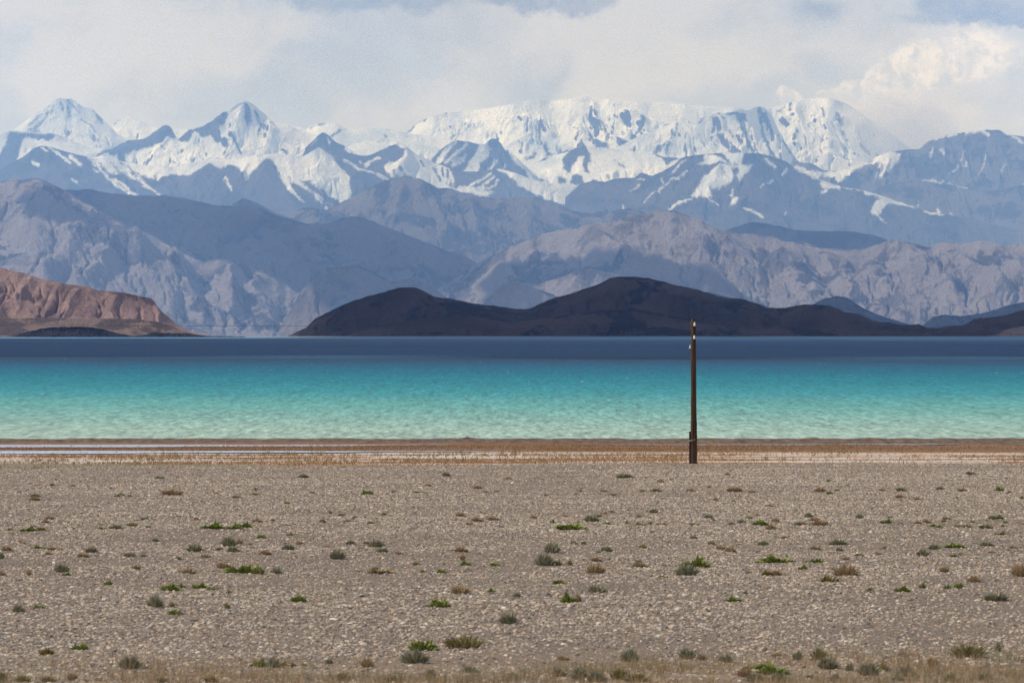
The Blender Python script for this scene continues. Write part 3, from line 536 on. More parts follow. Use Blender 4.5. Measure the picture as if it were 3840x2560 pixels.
# salt flat
nf = nt.noise(st, 1.0, 5, 0.6); ng = nt.noise(st2, 2.2, 5, 0.7)
saltm = nt.mapr(nt.math('ADD', nf, nt.math('MULTIPLY', ng, 0.45)), 0.66, 0.76, 0, 1)
flat = nt.mix(saltm, (0.36, 0.205, 0.098), (0.66, 0.57, 0.49))
tanl = nt.mapr(nt.math('ADD', sp[1], nt.math('MULTIPLY', sp[0], 0.19)), 251.0, 254.0, 1, 0)
flat = nt.mix(tanl, flat, (0.27, 0.225, 0.155))
yb = nt.math('ADD', sp[1], nt.math('MULTIPLY', nf, 6.0))
flat = nt.mix(nt.mapr(yb, 283, 286), flat, nt.mix(nt.mapr(ng, 0.4, 0.6), (0.20, 0.115, 0.065), (0.27, 0.16, 0.09)))
berm = nt.mix(nt.mapr(nt.noise(pos, 1.6, 5, 0.7), 0.35, 0.65), (0.24, 0.165, 0.115), (0.085, 0.058, 0.044))
strip = nt.math('MULTIPLY', nt.mapr(nt.math('ADD', sp[1], nt.math('MULTIPLY', nt.noise(pos, 0.30, 5, 0.65), 14.0)), 77.0, 72.0), nt.mapr(nt.noise(pos, 1.5, 4, 0.6), 0.35, 0.55))
sand = nt.mix(nt.math('MULTIPLY', strip, 0.6), sand, (0.42, 0.300, 0.180))
cc = nt.mix(nt.mapr(sp[1], 181.0, 186.0), sand, flat)
cc = nt.mix(nt.mapr(sp[1], 298.6, 299.2), cc, berm)
cc = nt.mix(nt.mapr(sp[1], 3300, 3301), cc, (0.24, 0.20, 0.17))
nt._in(bs, 'Base Color', cc); nt._in(bs, 'Roughness', 0.95); nt._in(bs, 'Specular IOR Level', 0.1)
nt._in(bs, 'Normal', nt.bump(nt.noise(pos, 11.0, 5, 0.75), 0.12))
gv = np.stack([GX, GY, GZ], -1).reshape(-1, 3)
gf = grid_faces(len(ry), len(us))[:, ::-1]
ground = struct(mesh_obj('ground', gv, gf, m))
def gz(x, y): return float(ground_z(np.array([x], float), np.array([y], float))[0])

# ------------------------------------------------------------------ the lake
m, nt, bs = newmat('lake_water')
pos = nt.new('ShaderNodeNewGeometry').outputs['Position']
sp = nt.new('ShaderNodeSeparateXYZ', {0: pos}).outputs
wob = nt.math('MULTIPLY', nt.math('SUBTRACT', nt.noise(nt.vmath('MULTIPLY', pos, (0.0016, 0.006, 0)), 1.0, 4, 0.6), 0.5), 0.09)
lg = nt.math('ADD', nt.math('LOGARITHM', sp[1], 10.0), wob)
lg = nt.math('ADD', lg, nt.math('MULTIPLY', sp[0], 0.00006))
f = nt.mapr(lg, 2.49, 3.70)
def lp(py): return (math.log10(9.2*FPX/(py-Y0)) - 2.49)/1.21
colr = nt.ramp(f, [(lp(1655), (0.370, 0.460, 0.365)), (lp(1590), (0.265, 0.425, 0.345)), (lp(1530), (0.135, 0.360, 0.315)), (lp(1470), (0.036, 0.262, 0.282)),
                   (lp(1420), (0.006, 0.180, 0.230)), (lp(1387), (0.004, 0.122, 0.190)), (lp(1366), (0.006, 0.072, 0.140)), (lp(1346), (0.012, 0.046, 0.092)), (lp(1332), (0.019, 0.090, 0.182)), (lp(1290), (0.024, 0.095, 0.200)), (lp(1277), (0.050, 0.13, 0.24)), (lp(1269), (0.13, 0.30, 0.46))])  # darkest stops paint in the cloud-shadow edge, blending lit into shaded water
rip = nt.noise(nt.vmath('MULTIPLY', pos, (1.3, 0.24, 0)), 1.0, 3, 0.6)
rip2 = nt.noise(nt.vmath('MULTIPLY', pos, (0.42, 0.065, 0)), 1.0, 3, 0.6)
rip3 = nt.noise(nt.vmath('MULTIPLY', pos, (0.12, 0.014, 0)), 1.0, 4, 0.65)
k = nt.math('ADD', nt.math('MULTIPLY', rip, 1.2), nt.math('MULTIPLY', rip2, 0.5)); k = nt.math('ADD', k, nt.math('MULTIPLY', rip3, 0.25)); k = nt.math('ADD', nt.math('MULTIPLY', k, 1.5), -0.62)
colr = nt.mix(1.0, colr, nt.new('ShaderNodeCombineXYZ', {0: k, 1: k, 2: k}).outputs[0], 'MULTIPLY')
foam = nt.math('MULTIPLY', nt.mapr(nt.noise(nt.vmath('MULTIPLY', pos, (0.55, 0.10, 0)), 1.0, 2, 0.6), 0.72, 0.74), nt.mapr(nt.noise(nt.vmath('MULTIPLY', pos, (0.03, 0.012, 0)), 1.0, 2, 0.5), 0.5, 0.6))
colr = nt.mix(foam, colr, (0.75, 0.78, 0.78))
nt._in(bs, 'Base Color', colr); nt._in(bs, 'Roughness', 1.0); nt._in(bs, 'Specular IOR Level', 0.0)
gl = nt.new('ShaderNodeBsdfGlossy', {'Color': (0.9, 0.95, 1, 1), 'Roughness': 0.35})
mxs = nt.new('ShaderNodeMixShader', {0: 0.07, 1: bs.outputs[0], 2: gl.outputs[0]})
nt.l.new(mxs.outputs[0], [n for n in nt.n if n.type == 'OUTPUT_MATERIAL'][0].inputs[0])
hh = nt.math('ADD', nt.math('MULTIPLY', rip, 0.35), rip2)
bmp = nt.bump(hh, 0.9, 0.8); nt._in(bs, 'Normal', bmp); nt._in(gl, 'Normal', bmp)
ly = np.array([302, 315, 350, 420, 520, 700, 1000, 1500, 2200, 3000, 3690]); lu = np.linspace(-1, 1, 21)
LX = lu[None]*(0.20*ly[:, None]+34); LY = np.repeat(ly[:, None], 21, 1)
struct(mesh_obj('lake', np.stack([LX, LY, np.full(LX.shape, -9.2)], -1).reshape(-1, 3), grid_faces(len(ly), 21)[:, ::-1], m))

# shallow pools behind the berm
m, nt, bs = newmat('pool_water')
pos = nt.new('ShaderNodeNewGeometry').outputs['Position']
n = nt.noise(nt.vmath('MULTIPLY', pos, (0.3, 1.5, 0)), 1.0, 4, 0.6)
nt._in(bs, 'Base Color', nt.mix(nt.mapr(n, 0.35, 0.65), (0.26, 0.30, 0.40), (0.40, 0.43, 0.52)))
nt._in(bs, 'Roughness', 0.22); nt._in(bs, 'IOR', 1.33)
nt._in(bs, 'Normal', nt.bump(n, 0.05, 0.5))
def pool(name, pts_far, pts_near, z):
    n = 90; xs = np.linspace(pts_far[0][0], pts_far[-1][0], n)
    yf = np.interp(xs, [p[0] for p in pts_far], [p[1] for p in pts_far]) + (fbm(xs/6, xs*0, 4, 70)-0.5)*1.2
    yn = np.interp(xs, [p[0] for p in pts_near], [p[1] for p in pts_near]) + (fbm(xs/5, xs*0, 4, 75)-0.5)*3.5
    yn = np.minimum(yn, yf-0.05)
    v = np.concatenate([np.stack([xs, yn, xs*0+z], -1), np.stack([xs, yf, xs*0+z], -1)])
    return struct(mesh_obj(name, v, grid_faces(2, n), m))
pool('pool', [(-95, 299), (95, 299)], [(-95, 290), (-45, 290.5), (-20, 292.5), (-8, 296), (-3, 298.3), (8, 298.0), (14, 296.5), (30, 296.5), (34, 298.5), (60, 298.6), (95, 298.6)], -9.085)
pool('pool', [(-75, 283.5), (-45, 283.5), (-20, 283), (-2, 282.5), (3, 281.5)], [(-75, 273), (-45, 274.5), (-20, 278.5), (-2, 281.5), (3, 281.3)], -9.09)

# ------------------------------------------------------------------ gravel: stones strewn over the plain
def stones(name, n, ylo, yhi, smin, smax, seed, big=False):
    rs = np.random.RandomState(seed)
    Yv = rs.uniform(ylo, yhi, n*2); keep = rs.rand(n*2) < 0.35+0.65*Yv/yhi; Yv = Yv[keep][:n]
    Xv = rs.uniform(-1, 1, len(Yv))*(0.158*Yv+6.0)
    dens = fbm(Xv/8.0, Yv/6.0, 4, 61)
    bandt = np.exp(-((Yv-(crestY(Xv)-3.5))/1.2)**2)             # the bare wheel track just below the crest
    keep = (rs.rand(len(Yv)) < np.clip((dens-0.30)*4.5, 0.42, 1)*(1-0.8*bandt)) & (Yv < crestY(Xv)+2.5)
    keep &= rs.rand(len(Yv)) < np.clip((Yv-61)/8, 0.5, 1)
    Xv, Yv = Xv[keep], Yv[keep]
    Zv = ground_z(Xv, Yv)
    me = bpy.data.meshes.new(name); me.vertices.add(len(Xv))
    me.vertices.foreach_set('co', np.stack([Xv, Yv, Zv], -1).astype(np.float32).ravel())
    s = smin*(smax/smin)**(rs.rand(len(Xv))**1.7)
    a = me.attributes.new('size', 'FLOAT_VECTOR', 'POINT')
    a.data.foreach_set('vector', np.stack([s*rs.uniform(.8, 1.5, len(s)), s*rs.uniform(.8, 1.3, len(s)), s*rs.uniform(.35, .8, len(s))], -1).astype(np.float32).ravel())
    a = me.attributes.new('turn', 'FLOAT_VECTOR', 'POINT')
    a.data.foreach_set('vector', np.stack([rs.uniform(-.35, .35, len(s)), rs.uniform(-.35, .35, len(s)), rs.uniform(0, 6.28, len(s))], -1).astype(np.float32).ravel())
    a = me.attributes.new('pick', 'INT', 'POINT'); a.data.foreach_set('value', rs.randint(0, 4, len(s)).astype(np.int32))
    me.update()
    o = bpy.data.objects.new(name, me); COL.objects.link(o); o['kind'] = 'stuff'
    o['label'] = 'grey and tan stones strewn over the sandy plain'
    ng = bpy.data.node_groups.new(name+'_scatter', 'GeometryNodeTree')
    ng.interface.new_socket('Geometry', in_out='INPUT', socket_type='NodeSocketGeometry')
    ng.interface.new_socket('Geometry', in_out='OUTPUT', socket_type='NodeSocketGeometry')
    N, L = ng.nodes, ng.links
    gi, go = N.new('NodeGroupInput'), N.new('NodeGroupOutput')
    g2i = N.new('GeometryNodeGeometryToInstance')
    for i in range(4):
        ico = N.new('GeometryNodeMeshIcoSphere'); ico.inputs['Radius'].default_value = 0.5; ico.inputs['Subdivisions'].default_value = 2 if big else 1
        sp_ = N.new('GeometryNodeSetPosition')
        nz = N.new('ShaderNodeTexNoise'); nz.noise_dimensions = '4D'; nz.inputs['W'].default_value = i*3.7+seed; nz.inputs['Scale'].default_value = 1.3
        pn = N.new('GeometryNodeInputPosition'); L.new(pn.outputs[0], nz.inputs['Vector'])
        sb = N.new('ShaderNodeVectorMath'); sb.operation = 'SUBTRACT'; L.new(nz.outputs['Color'], sb.inputs[0]); sb.inputs[1].default_value = (.5, .5, .5)
        sc = N.new('ShaderNodeVectorMath'); sc.operation = 'SCALE'; L.new(sb.outputs[0], sc.inputs[0]); sc.inputs['Scale'].default_value = 1.4
        L.new(ico.outputs[0], sp_.inputs['Geometry']); L.new(sc.outputs[0], sp_.inputs['Offset'])
        L.new(sp_.outputs[0], g2i.inputs[0])
    iop = N.new('GeometryNodeInstanceOnPoints'); iop.inputs['Pick Instance'].default_value = True
    m2p = N.new('GeometryNodeMeshToPoints'); L.new(gi.outputs[0], m2p.inputs[0])
    L.new(m2p.outputs[0], iop.inputs['Points']); L.new(g2i.outputs[0], iop.inputs['Instance'])
    for nm, ty, sk in (('pick', 'INT', 'Instance Index'), ('size', 'FLOAT_VECTOR', 'Scale')):
        na = N.new('GeometryNodeInputNamedAttribute'); na.data_type = ty; na.inputs[0].default_value = nm
        L.new(na.outputs[0], iop.inputs[sk])
    na = N.new('GeometryNodeInputNamedAttribute'); na.data_type = 'FLOAT_VECTOR'; na.inputs[0].default_value = 'turn'
    er = N.new('FunctionNodeEulerToRotation'); L.new(na.outputs[0], er.inputs[0]); L.new(er.outputs[0], iop.inputs['Rotation'])
    sm = N.new('GeometryNodeSetMaterial'); sm.inputs['Material'].default_value = STONE
    L.new(iop.outputs[0], sm.inputs[0]); L.new(sm.outputs[0], go.inputs[0])
    md = o.modifiers.new('scatter', 'NODES'); md.node_group = ng
    me.materials.append(STONE)
    return o
STONE, nt, bs = newmat('field_stone')
oi = nt.new('ShaderNodeObjectInfo').outputs['Random']
colr = nt.ramp(oi, [(0.0, (0.075, 0.066, 0.064)), (0.12, (0.20, 0.170, 0.150)), (0.24, (0.36, 0.290, 0.225)), (0.42, (0.50, 0.385, 0.265)), (0.58, (0.31, 0.280, 0.255)), (0.70, (0.54, 0.450, 0.345)), (0.85, (0.45, 0.310, 0.215)), (0.95, (0.66, 0.58, 0.48))], 'CONSTANT')
colr = nt.mix(nt.mapr(nt.noise(nt.new('ShaderNodeNewGeometry').outputs['Position'], 30, 3), 0.4, 0.6, 0, 0.45), colr, (0.42, 0.315, 0.215))
nt._in(bs, 'Base Color', colr); nt._in(bs, 'Roughness', 0.85); nt._in(bs, 'Specular IOR Level', 0.25)
stones('gravel', 660000, 52, 174, 0.028, 0.085, 101)
stones('coarse_gravel', 3500, 55, 174, 0.08, 0.15, 102, True)

# ------------------------------------------------------------------ plants
def plant_mat(name, c1, c2, c3):
    m, nt, bs = newmat(name)
    r = nt.new('ShaderNodeNewGeometry').outputs['Random Per Island']
    oi = nt.new('ShaderNodeObjectInfo').outputs['Random']
    colr = nt.ramp(r, [(0.0, c1), (0.5, c2), (1.0, c3)])
    colr = nt.mix(nt.mapr(oi, 0, 1, 0.0, 0.35), colr, c2)
    nt._in(bs, 'Base Color', colr); nt._in(bs, 'Roughness', 0.8); nt._in(bs, 'Specular IOR Level', 0.15)
    return m
PM = {
 'G': plant_mat('green_leaf', (0.12, 0.155, 0.026), (0.21, 0.25, 0.045), (0.34, 0.35, 0.09)),
 'S': plant_mat('sage_leaf', (0.15, 0.145, 0.080), (0.29, 0.275, 0.170), (0.48, 0.42, 0.28)),
 'B': plant_mat('straw_stem', (0.25, 0.16, 0.085), (0.40, 0.28, 0.155), (0.55, 0.40, 0.24)),
 'O': plant_mat('olive_stem', (0.15, 0.135, 0.05), (0.24, 0.205, 0.08), (0.38, 0.29, 0.13)),
 'Y': plant_mat('yellow_leaf', (0.080, 0.085, 0.018), (0.20, 0.16, 0.025), (0.35, 0.25, 0.04)),
 'R': plant_mat('dry_reed', (0.23, 0.115, 0.048), (0.40, 0.225, 0.100), (0.54, 0.36, 0.19)),
}
def blades(rs, n, spread, h, wd, lean, dome, seg=1):
    """n tapered leaves on a low dome, unit footprint (x,y within +-0.5), height 1 = h"""
    V = []; F = []
    for i in range(n):
        a = rs.uniform(0, 6.283); r = math.sqrt(rs.rand())
        bx, by = 0.5*spread*r*math.cos(a), 0.5*spread*r*math.sin(a)
        top = (1-dome*r*r)*rs.uniform(0.55, 1.05)*h
        lx = lean*(bx*1.1 + rs.uniform(-.14, .14)); ly = lean*(by*1.1 + rs.uniform(-.14, .14))
        z0 = rs.uniform(0, 0.35)*top*(1 if dome else 0)
        t = rs.uniform(0, 3.14); w2 = wd*rs.uniform(.6, 1.4); cx, cy = w2*math.cos(t), w2*math.sin(t)
        mx_, my_ = bx+lx*0.45, by+ly*0.45; mz = z0 + (top-z0)*0.6
        k = len(V)
        V += [(bx-cx*.5, by-cy*.5, z0), (bx+cx*.5, by+cy*.5, z0), (mx_+cx*.8, my_+cy*.8, mz), (mx_-cx*.8, my_-cy*.8, mz), (bx+lx, by+ly, top)]
        F += [(k, k+1, k+2, k+3), (k+3, k+2, k+4)]
    return V, F
PROTO = {}
rsp = np.random.RandomState(11)
for kd, n, sprd, wd, lean, dome in (('G', 210, 0.86, 0.060, 0.55, 0.60), ('S', 260, 0.72, 0.036, 0.75, 0.60), ('B', 220, 0.72, 0.032, 0.80, 0.55), ('O', 150, 0.76, 0.032, 0.75, 0.45), ('Y', 90, 0.70, 0.046, 0.6, 0.5)):
    PROTO[kd] = []
    for v in range(5):
        V, F = blades(rsp, n, sprd, 1.0, wd, lean, dome)
        if kd in 'GY':                                   # green clumps: a few uneven lobes
            V = np.array(V); ph = rsp.uniform(0, 6)
            V[:, 2] *= 0.72 + 0.42*np.sin(V[:, 0]*9+ph)*np.cos(V[:, 1]*4+ph)
        me = bpy.data.meshes.new('plant_'+kd); me.from_pydata([tuple(p) for p in V], [], F); me.update()
        me.materials.append(PM[kd]); PROTO[kd].append(me)
    # scattered, open form for wide thin patches

RAW = {
(0,1740): """315,325,100,34,B 318,296,80,34,S 470,192,28,30,G 660,200,32,25,G 1440,130,75,25,S 1545,278,160,60,B 1058,290,50,25,G 1092,280,52,22,S 1170,290,36,20,O 2130,305,75,28,S
2300,235,32,35,G 2300,278,65,25,B 1950,270,42,20,B 445,500,72,38,B 413,525,65,30,B 535,522,50,16,B 1305,505,60,35,S 1605,475,42,20,S 1765,498,42,25,B 95,598,55,30,G 255,602,130,42,G 370,598,90,38,O
905,585,55,28,G 1045,582,120,40,S 1190,562,75,42,O 665,585,42,18,S 1335,572,45,24,S 1915,582,165,60,G 2100,582,120,46,G 2210,570,110,55,G 2315,522,80,35,B 2240,495,42,20,B 1400,695,52,35,S 190,705,60,18,B
60,780,80,50,B 340,765,120,42,G 12,850,45,60,S 435,812,52,30,B 475,770,90,30,B 540,768,42,25,B 825,795,95,60,S 745,838,85,42,B 1165,835,90,45,S 1290,832,50,26,S 1605,860,46,35,S 1755,788,130,70,S
1850,838,80,35,B 1975,775,55,35,S 2060,740,110,95,S 2145,715,70,50,B 2095,790,100,55,S 2250,728,36,30,B 2010,935,100,60,B 2180,980,250,85,G 2320,992,70,52,O 560,970,110,75,S 600,1000,70,35,G 260,1000,42,50,B
1228,950,60,50,O 1700,985,120,50,B 20,1000,52,40,B""",
(960,1740): """425,122,80,35,S 1710,108,60,40,S 2270,138,60,25,B 1555,200,45,25,B 1995,220,75,30,B 2065,252,50,14,B 2165,245,45,18,B 1000,272,85,45,G 1240,255,45,22,B 1465,258,110,22,G 510,262,42,20,S
275,355,50,28,G 672,440,32,28,G 770,465,55,25,O 1150,458,45,30,S 890,488,45,25,O 150,515,36,28,S 600,525,50,35,S 825,518,75,22,B 285,555,60,22,S 1035,540,50,28,O 1840,470,75,40,B 2035,443,60,22,G
1990,515,95,42,B 2130,502,110,32,B 1915,545,45,25,B 50,665,65,38,G 305,642,45,32,G 395,720,70,32,B 290,768,100,50,S 85,815,100,45,B 640,748,45,22,B 850,722,70,42,S 735,855,120,90,S 1000,718,60,35,B
1085,745,120,60,S 1135,788,95,38,S 1285,810,65,28,B 940,760,50,20,B 1845,788,115,50,B 1445,908,50,38,G 1885,910,75,50,G 1860,860,42,50,B 2150,915,75,40,G 1075,945,60,25,O 1120,980,230,40,B
1670,980,70,50,G 1500,975,42,30,O 185,985,85,60,S 20,985,90,90,G""",
(1900,1740): """1060,122,130,40,S 1985,100,45,25,O 1385,165,55,28,B 670,248,30,22,G 355,285,36,28,G 875,248,55,25,B 950,282,55,22,O 1350,248,80,32,S 1650,243,65,25,B 1825,210,42,22,B 2055,245,130,42,B
2210,255,60,22,B 1880,330,36,35,B 1225,248,42,20,B 1325,438,60,40,S 945,435,50,22,S 885,448,60,20,B 765,515,115,60,S 835,475,60,28,S 240,490,50,38,B 530,480,60,25,B 412,530,40,42,G 640,530,50,20,B
570,588,215,62,G 910,545,75,30,G 780,545,70,15,S 1085,540,36,35,G 1195,550,100,32,G 1295,535,42,22,S 1400,545,110,22,B 1690,548,80,28,B 1815,488,70,40,S 1855,505,42,22,S 2185,492,60,32,G 2250,462,42,22,B
2115,528,60,35,S 2025,545,50,28,S 2290,550,110,62,G 1190,475,50,22,S 1685,670,60,30,S 2310,728,90,40,S 600,718,55,32,S 692,722,36,40,G 410,798,120,95,S 900,785,90,48,S 1225,755,60,38,B 1845,725,55,40,S
1925,768,70,42,B 2015,790,85,50,B 825,795,42,18,S 345,910,150,100,S 470,910,50,50,O 570,912,40,60,O 800,875,75,45,B 1195,925,110,45,B 1190,890,46,35,S 1415,918,45,28,G 805,985,150,90,B 1700,925,200,90,G
1620,1000,165,100,S 2350,880,60,50,G 2175,985,42,30,O 2330,1000,80,60,Y""",
(2860,1740): """595,155,36,25,G 1870,98,85,35,S 2130,240,65,48,G 2225,262,45,25,O 2340,315,36,35,G 520,248,90,40,B 605,270,45,35,G 670,240,36,20,O 1070,240,65,22,B 1250,242,85,35,S 1600,228,70,28,S 1800,245,70,30,O
1240,305,80,35,B 1390,320,60,25,B 170,250,42,16,B 60,382,70,25,B 415,480,65,45,S 115,518,60,45,B 340,548,120,32,S 465,512,90,35,B 520,550,130,50,B 75,590,80,50,B 875,490,60,45,S 1120,530,95,42,G
1155,485,42,22,S 1240,540,42,20,S 1400,535,70,28,B 1475,530,60,40,B 1655,500,60,30,O 1635,522,45,30,S 1535,560,45,32,G 1590,570,50,30,G 1890,528,45,25,S 1755,565,45,25,B 1840,570,70,32,O 2010,580,110,40,O
2105,498,120,50,S 2140,442,45,25,G 2185,530,36,30,G 2170,560,50,20,G 2150,632,95,30,G 50,620,34,20,G 195,670,45,30,B 680,725,140,50,S 1550,765,100,45,S 1730,752,150,52,G 2020,735,110,42,S 2255,755,60,30,B
2065,800,65,28,B 480,768,90,35,B 690,780,60,35,S 1100,760,42,28,B 870,825,65,30,S 1445,825,90,60,S 1715,835,70,35,S 1785,820,45,25,S 120,885,235,62,G 400,880,42,22,G 490,885,110,45,G 360,945,65,48,G
750,860,50,30,B 1050,815,50,25,B 755,1005,190,95,B 640,955,42,30,S 1640,975,75,60,B 2320,1010,130,120,B 100,1000,150,50,B""",
(0,2140): """980,125,75,45,G 1535,175,140,70,G 1640,155,50,50,G 1805,155,110,55,G 1895,170,65,30,G 1965,162,42,22,G 2065,195,50,30,G 165,368,85,65,S 350,335,85,45,G 1395,330,120,115,S 1575,395,100,60,G
1550,330,40,60,O 2045,335,42,60,O 420,755,125,80,Y 720,710,110,70,G 1170,880,160,115,S 655,985,80,80,B 2330,860,100,75,G 20,1000,80,110,O 200,1000,120,70,O 430,1000,110,60,O 1900,1000,100,60,O 1460,1005,90,60,O""",
(960,2140): """385,275,110,75,G 1840,205,150,80,B 2120,190,55,45,G 1650,325,140,90,G 1800,260,50,25,G 2275,475,130,110,S 1500,715,200,110,G 1870,695,270,120,O 1430,830,200,120,S 1000,865,100,90,B 40,860,95,80,G
160,870,100,90,S 245,850,80,45,G 325,855,60,36,O 430,855,36,34,G 1930,910,110,60,S 2320,975,100,70,S 780,985,100,80,O 1570,970,80,90,S 660,835,60,45,S 1250,1000,120,70,O""",
(1900,2140): """470,115,90,45,G 95,235,50,45,S 560,285,110,100,G 640,280,60,80,B 815,195,140,70,S 1400,60,42,36,G 2040,275,110,55,G 2150,205,36,40,G 1110,820,130,120,S 1625,795,120,100,S 1760,800,90,45,B
1970,820,110,80,S 510,805,100,45,B 470,950,110,80,S 660,980,120,120,S 810,1000,140,110,S 1010,975,120,110,O 1180,1000,200,80,O 2150,950,120,90,B 2290,880,180,50,G 2240,1000,130,90,S""",
(2860,2140): """605,100,170,70,Y 1265,185,110,60,G 1440,155,50,65,G 1665,160,55,50,G 1770,155,80,60,G 1905,100,100,60,B 2105,270,180,80,S 965,180,50,36,S 320,800,75,80,S 130,775,80,40,B 90,930,220,100,G 150,1000,150,90,S
510,800,130,110,O 590,880,150,110,S 1260,780,80,60,B 1535,855,90,90,B 1860,780,260,120,O 950,940,160,120,S 1290,950,120,110,S 430,975,100,50,S 660,1000,80,80,S 1215,990,90,60,S 780,900,60,80,S 2120,730,50,90,S
1080,900,90,80,O 2000,985,150,70,S 2250,960,110,70,S 1700,1000,90,80,O""",
}
def px_to_ground(px, py):
    tx, tz = ang(px, py); lo, hi = 50.0, 172.0
    Yv = np.linspace(lo, 169.3, 1500); z = ground_z(Yv*tx, Yv); hit = np.nonzero(Yv*tz <= z)[0]
    y = Yv[hit[0]] if len(hit) else 167.0
    return y*tx, y
BUSH = []
for (ox, oy), txt in RAW.items():
    for tok in txt.split():
        a = tok.split(','); cx_, cy_, bw, bh = map(float, a[:4])
        BUSH.append([ox+cx_/2.4, oy+cy_/2.4, bw/2.4, bh/2.4, a[4]])
KW = {'G': ('green', 'leafy clump'), 'S': ('grey-green', 'twiggy cushion'), 'B': ('straw-brown', 'dry tuft'), 'O': ('olive-brown', 'ragged tuft'), 'Y': ('yellow-green', 'flowering clump')}
KN = {'G': 'green_clump', 'S': 'cushion_shrub', 'B': 'dry_tuft', 'O': 'olive_tuft', 'Y': 'yellow_clump'}
KC = {'G': 'green plant', 'S': 'shrub', 'B': 'dry tuft', 'O': 'wild grass', 'Y': 'wild plant'}
# landmarks one can find in the picture: (px, py, words)
LM = [(2600,1737,'the wooden pole'),(644,1850,'the wide tan mound-like tuft under the crest at left'),(843,1970,'the broad bright green pair left of centre'),(915,2140,'the low green crescent'),(131,1870,'the two-tone tuft near the left edge'),
      (2140,1982,'the star-shaped green plant'),(2855,1966,'the bright green plant right of the pole'),(2580,2118,'the dark green clump below the pole'),(2910,2100,'the long flat green cushion'),(2224,2148,'the round tan tuft below centre'),
      (3170,2155,'the big olive-tan tussock at right'),(3740,2248,'the dark sage cushion near the right edge'),(3580,2048,'the dark green cushion at right'),(488,2505,'the upright grey bush at bottom left'),(1585,2438,'the deep green leafy bush at bottom centre'),
      (1739,2430,'the reddish-olive tall plant at bottom centre'),(1908,2336,'the lone grey bush right of centre'),(2133,2255,'the half green half brown tussock'),(640,2210,'the dark green pair left of centre'),(1653,2275,'the leaning green wedge'),
      (177,2450,'the yellowish plant at bottom left'),(3635,2465,'the wide olive thicket at bottom right'),(2577,2470,'the dark sage bush at bottom'),(1426,1945,'the bare sandy patch in the middle'),(580,2275,'the fan-shaped grey tuft at left'),(2045,2118,'the large grey cushion right of centre'),
      (1260,2095,'the rounded grey bush left of centre'),(3827,2160,'the tan tussock on the right edge'),(3740,1945,'the flat grey cushion at far right'),(70,2145,'the lower left end of the step in the gravel'),(3300,1960,'the small vivid green cushion right of the pole'),(2340,1790,'the pale shrub left of the pole base'),
      (1375,1853,'the green and brown clump under the crest at centre'),(3638,1780,'the shrub just under the crest at far right'),(1000,2490,'the green sprig left of bottom centre'),(2950,2525,'the green thicket at the bottom right of centre')]
rsb = np.random.RandomState(5)
def short(l): return l
info = []
for b in BUSH:
    px, py, bw, bh, kd = b
    d = [(math.hypot(px-q[0], (py-q[1])*1.6), i) for i, q in enumerate(LM)]
    d.sort(); j = d[0][1] if d[0][0] > 0 else d[1][1]
    sz = 'wide' if bw > 48 else ('small' if bw < 24 else 'medium')
    if bh > 38 and bw < 60: sz = 'tall'
    dist, j = d[0]
    dx, dy = px-LM[j][0], (py-LM[j][1])*1.6
    if dist < 26: rel = 'at'
    elif abs(dx) > 2.2*abs(dy): rel = 'right of' if dx > 0 else 'left of'
    elif abs(dy) > 2.2*abs(dx): rel = 'in front of' if dy > 0 else 'behind'
    else: rel = ('in front and ' if dy > 0 else 'behind and ') + ('right of' if dx > 0 else 'left of')
    info.append([b, sz, rel, j, dist])
from collections import defaultdict
grp = defaultdict(list)
for it in info: grp[(it[1], it[0][4], it[2], it[3])].append(it)
ORD = ['', 'second ', 'third ', 'fourth ', 'fifth ', 'sixth ', 'seventh ']
for key, its in grp.items():
    its.sort(key=lambda q: q[4])
    sz, kd, rel, j = key; cw, nw = KW[kd]
    for r, it in enumerate(its):
        if rel == 'at': l = f"{sz} {cw} {nw} making up {LM[j][2]}" + ('' if r == 0 else ', its smaller companion')
        elif len(its) == 1: l = f"{sz} {cw} {nw} {rel} {LM[j][2]}"
        else: l = f"{sz} {cw} {nw}, {ORD[r]}nearest {rel} {LM[j][2]}"
        it.append(l)
seen = {}
for it in info:
    (px, py, bw, bh, kd), l = it[0], it[5]
    x, y = px_to_ground(px, py)
    me = PROTO[kd][rsb.randint(5)]
    o = bpy.data.objects.new(KN[kd], me); COL.objects.link(o)
    sc = y/FPX
    wd = bw*sc*1.25; ht = bh*sc*1.28
    o.location = (x, y + wd*0.12, gz(x, y)-0.015); o.scale = (wd, wd*0.8, ht); o.rotation_euler = (0, 0, rsb.uniform(-0.5, 0.5) + (math.pi if rsb.rand() < .5 else 0))
    l = ' '.join(l.split()[:16])
    tag(o, l, KC[kd], {'G': 'green plants on the gravel plain', 'S': 'grey cushion shrubs on the gravel plain', 'B': 'dry tufts on the gravel plain', 'O': 'olive tufts on the gravel plain', 'Y': 'yellow-green plants on the gravel plain'}[kd])

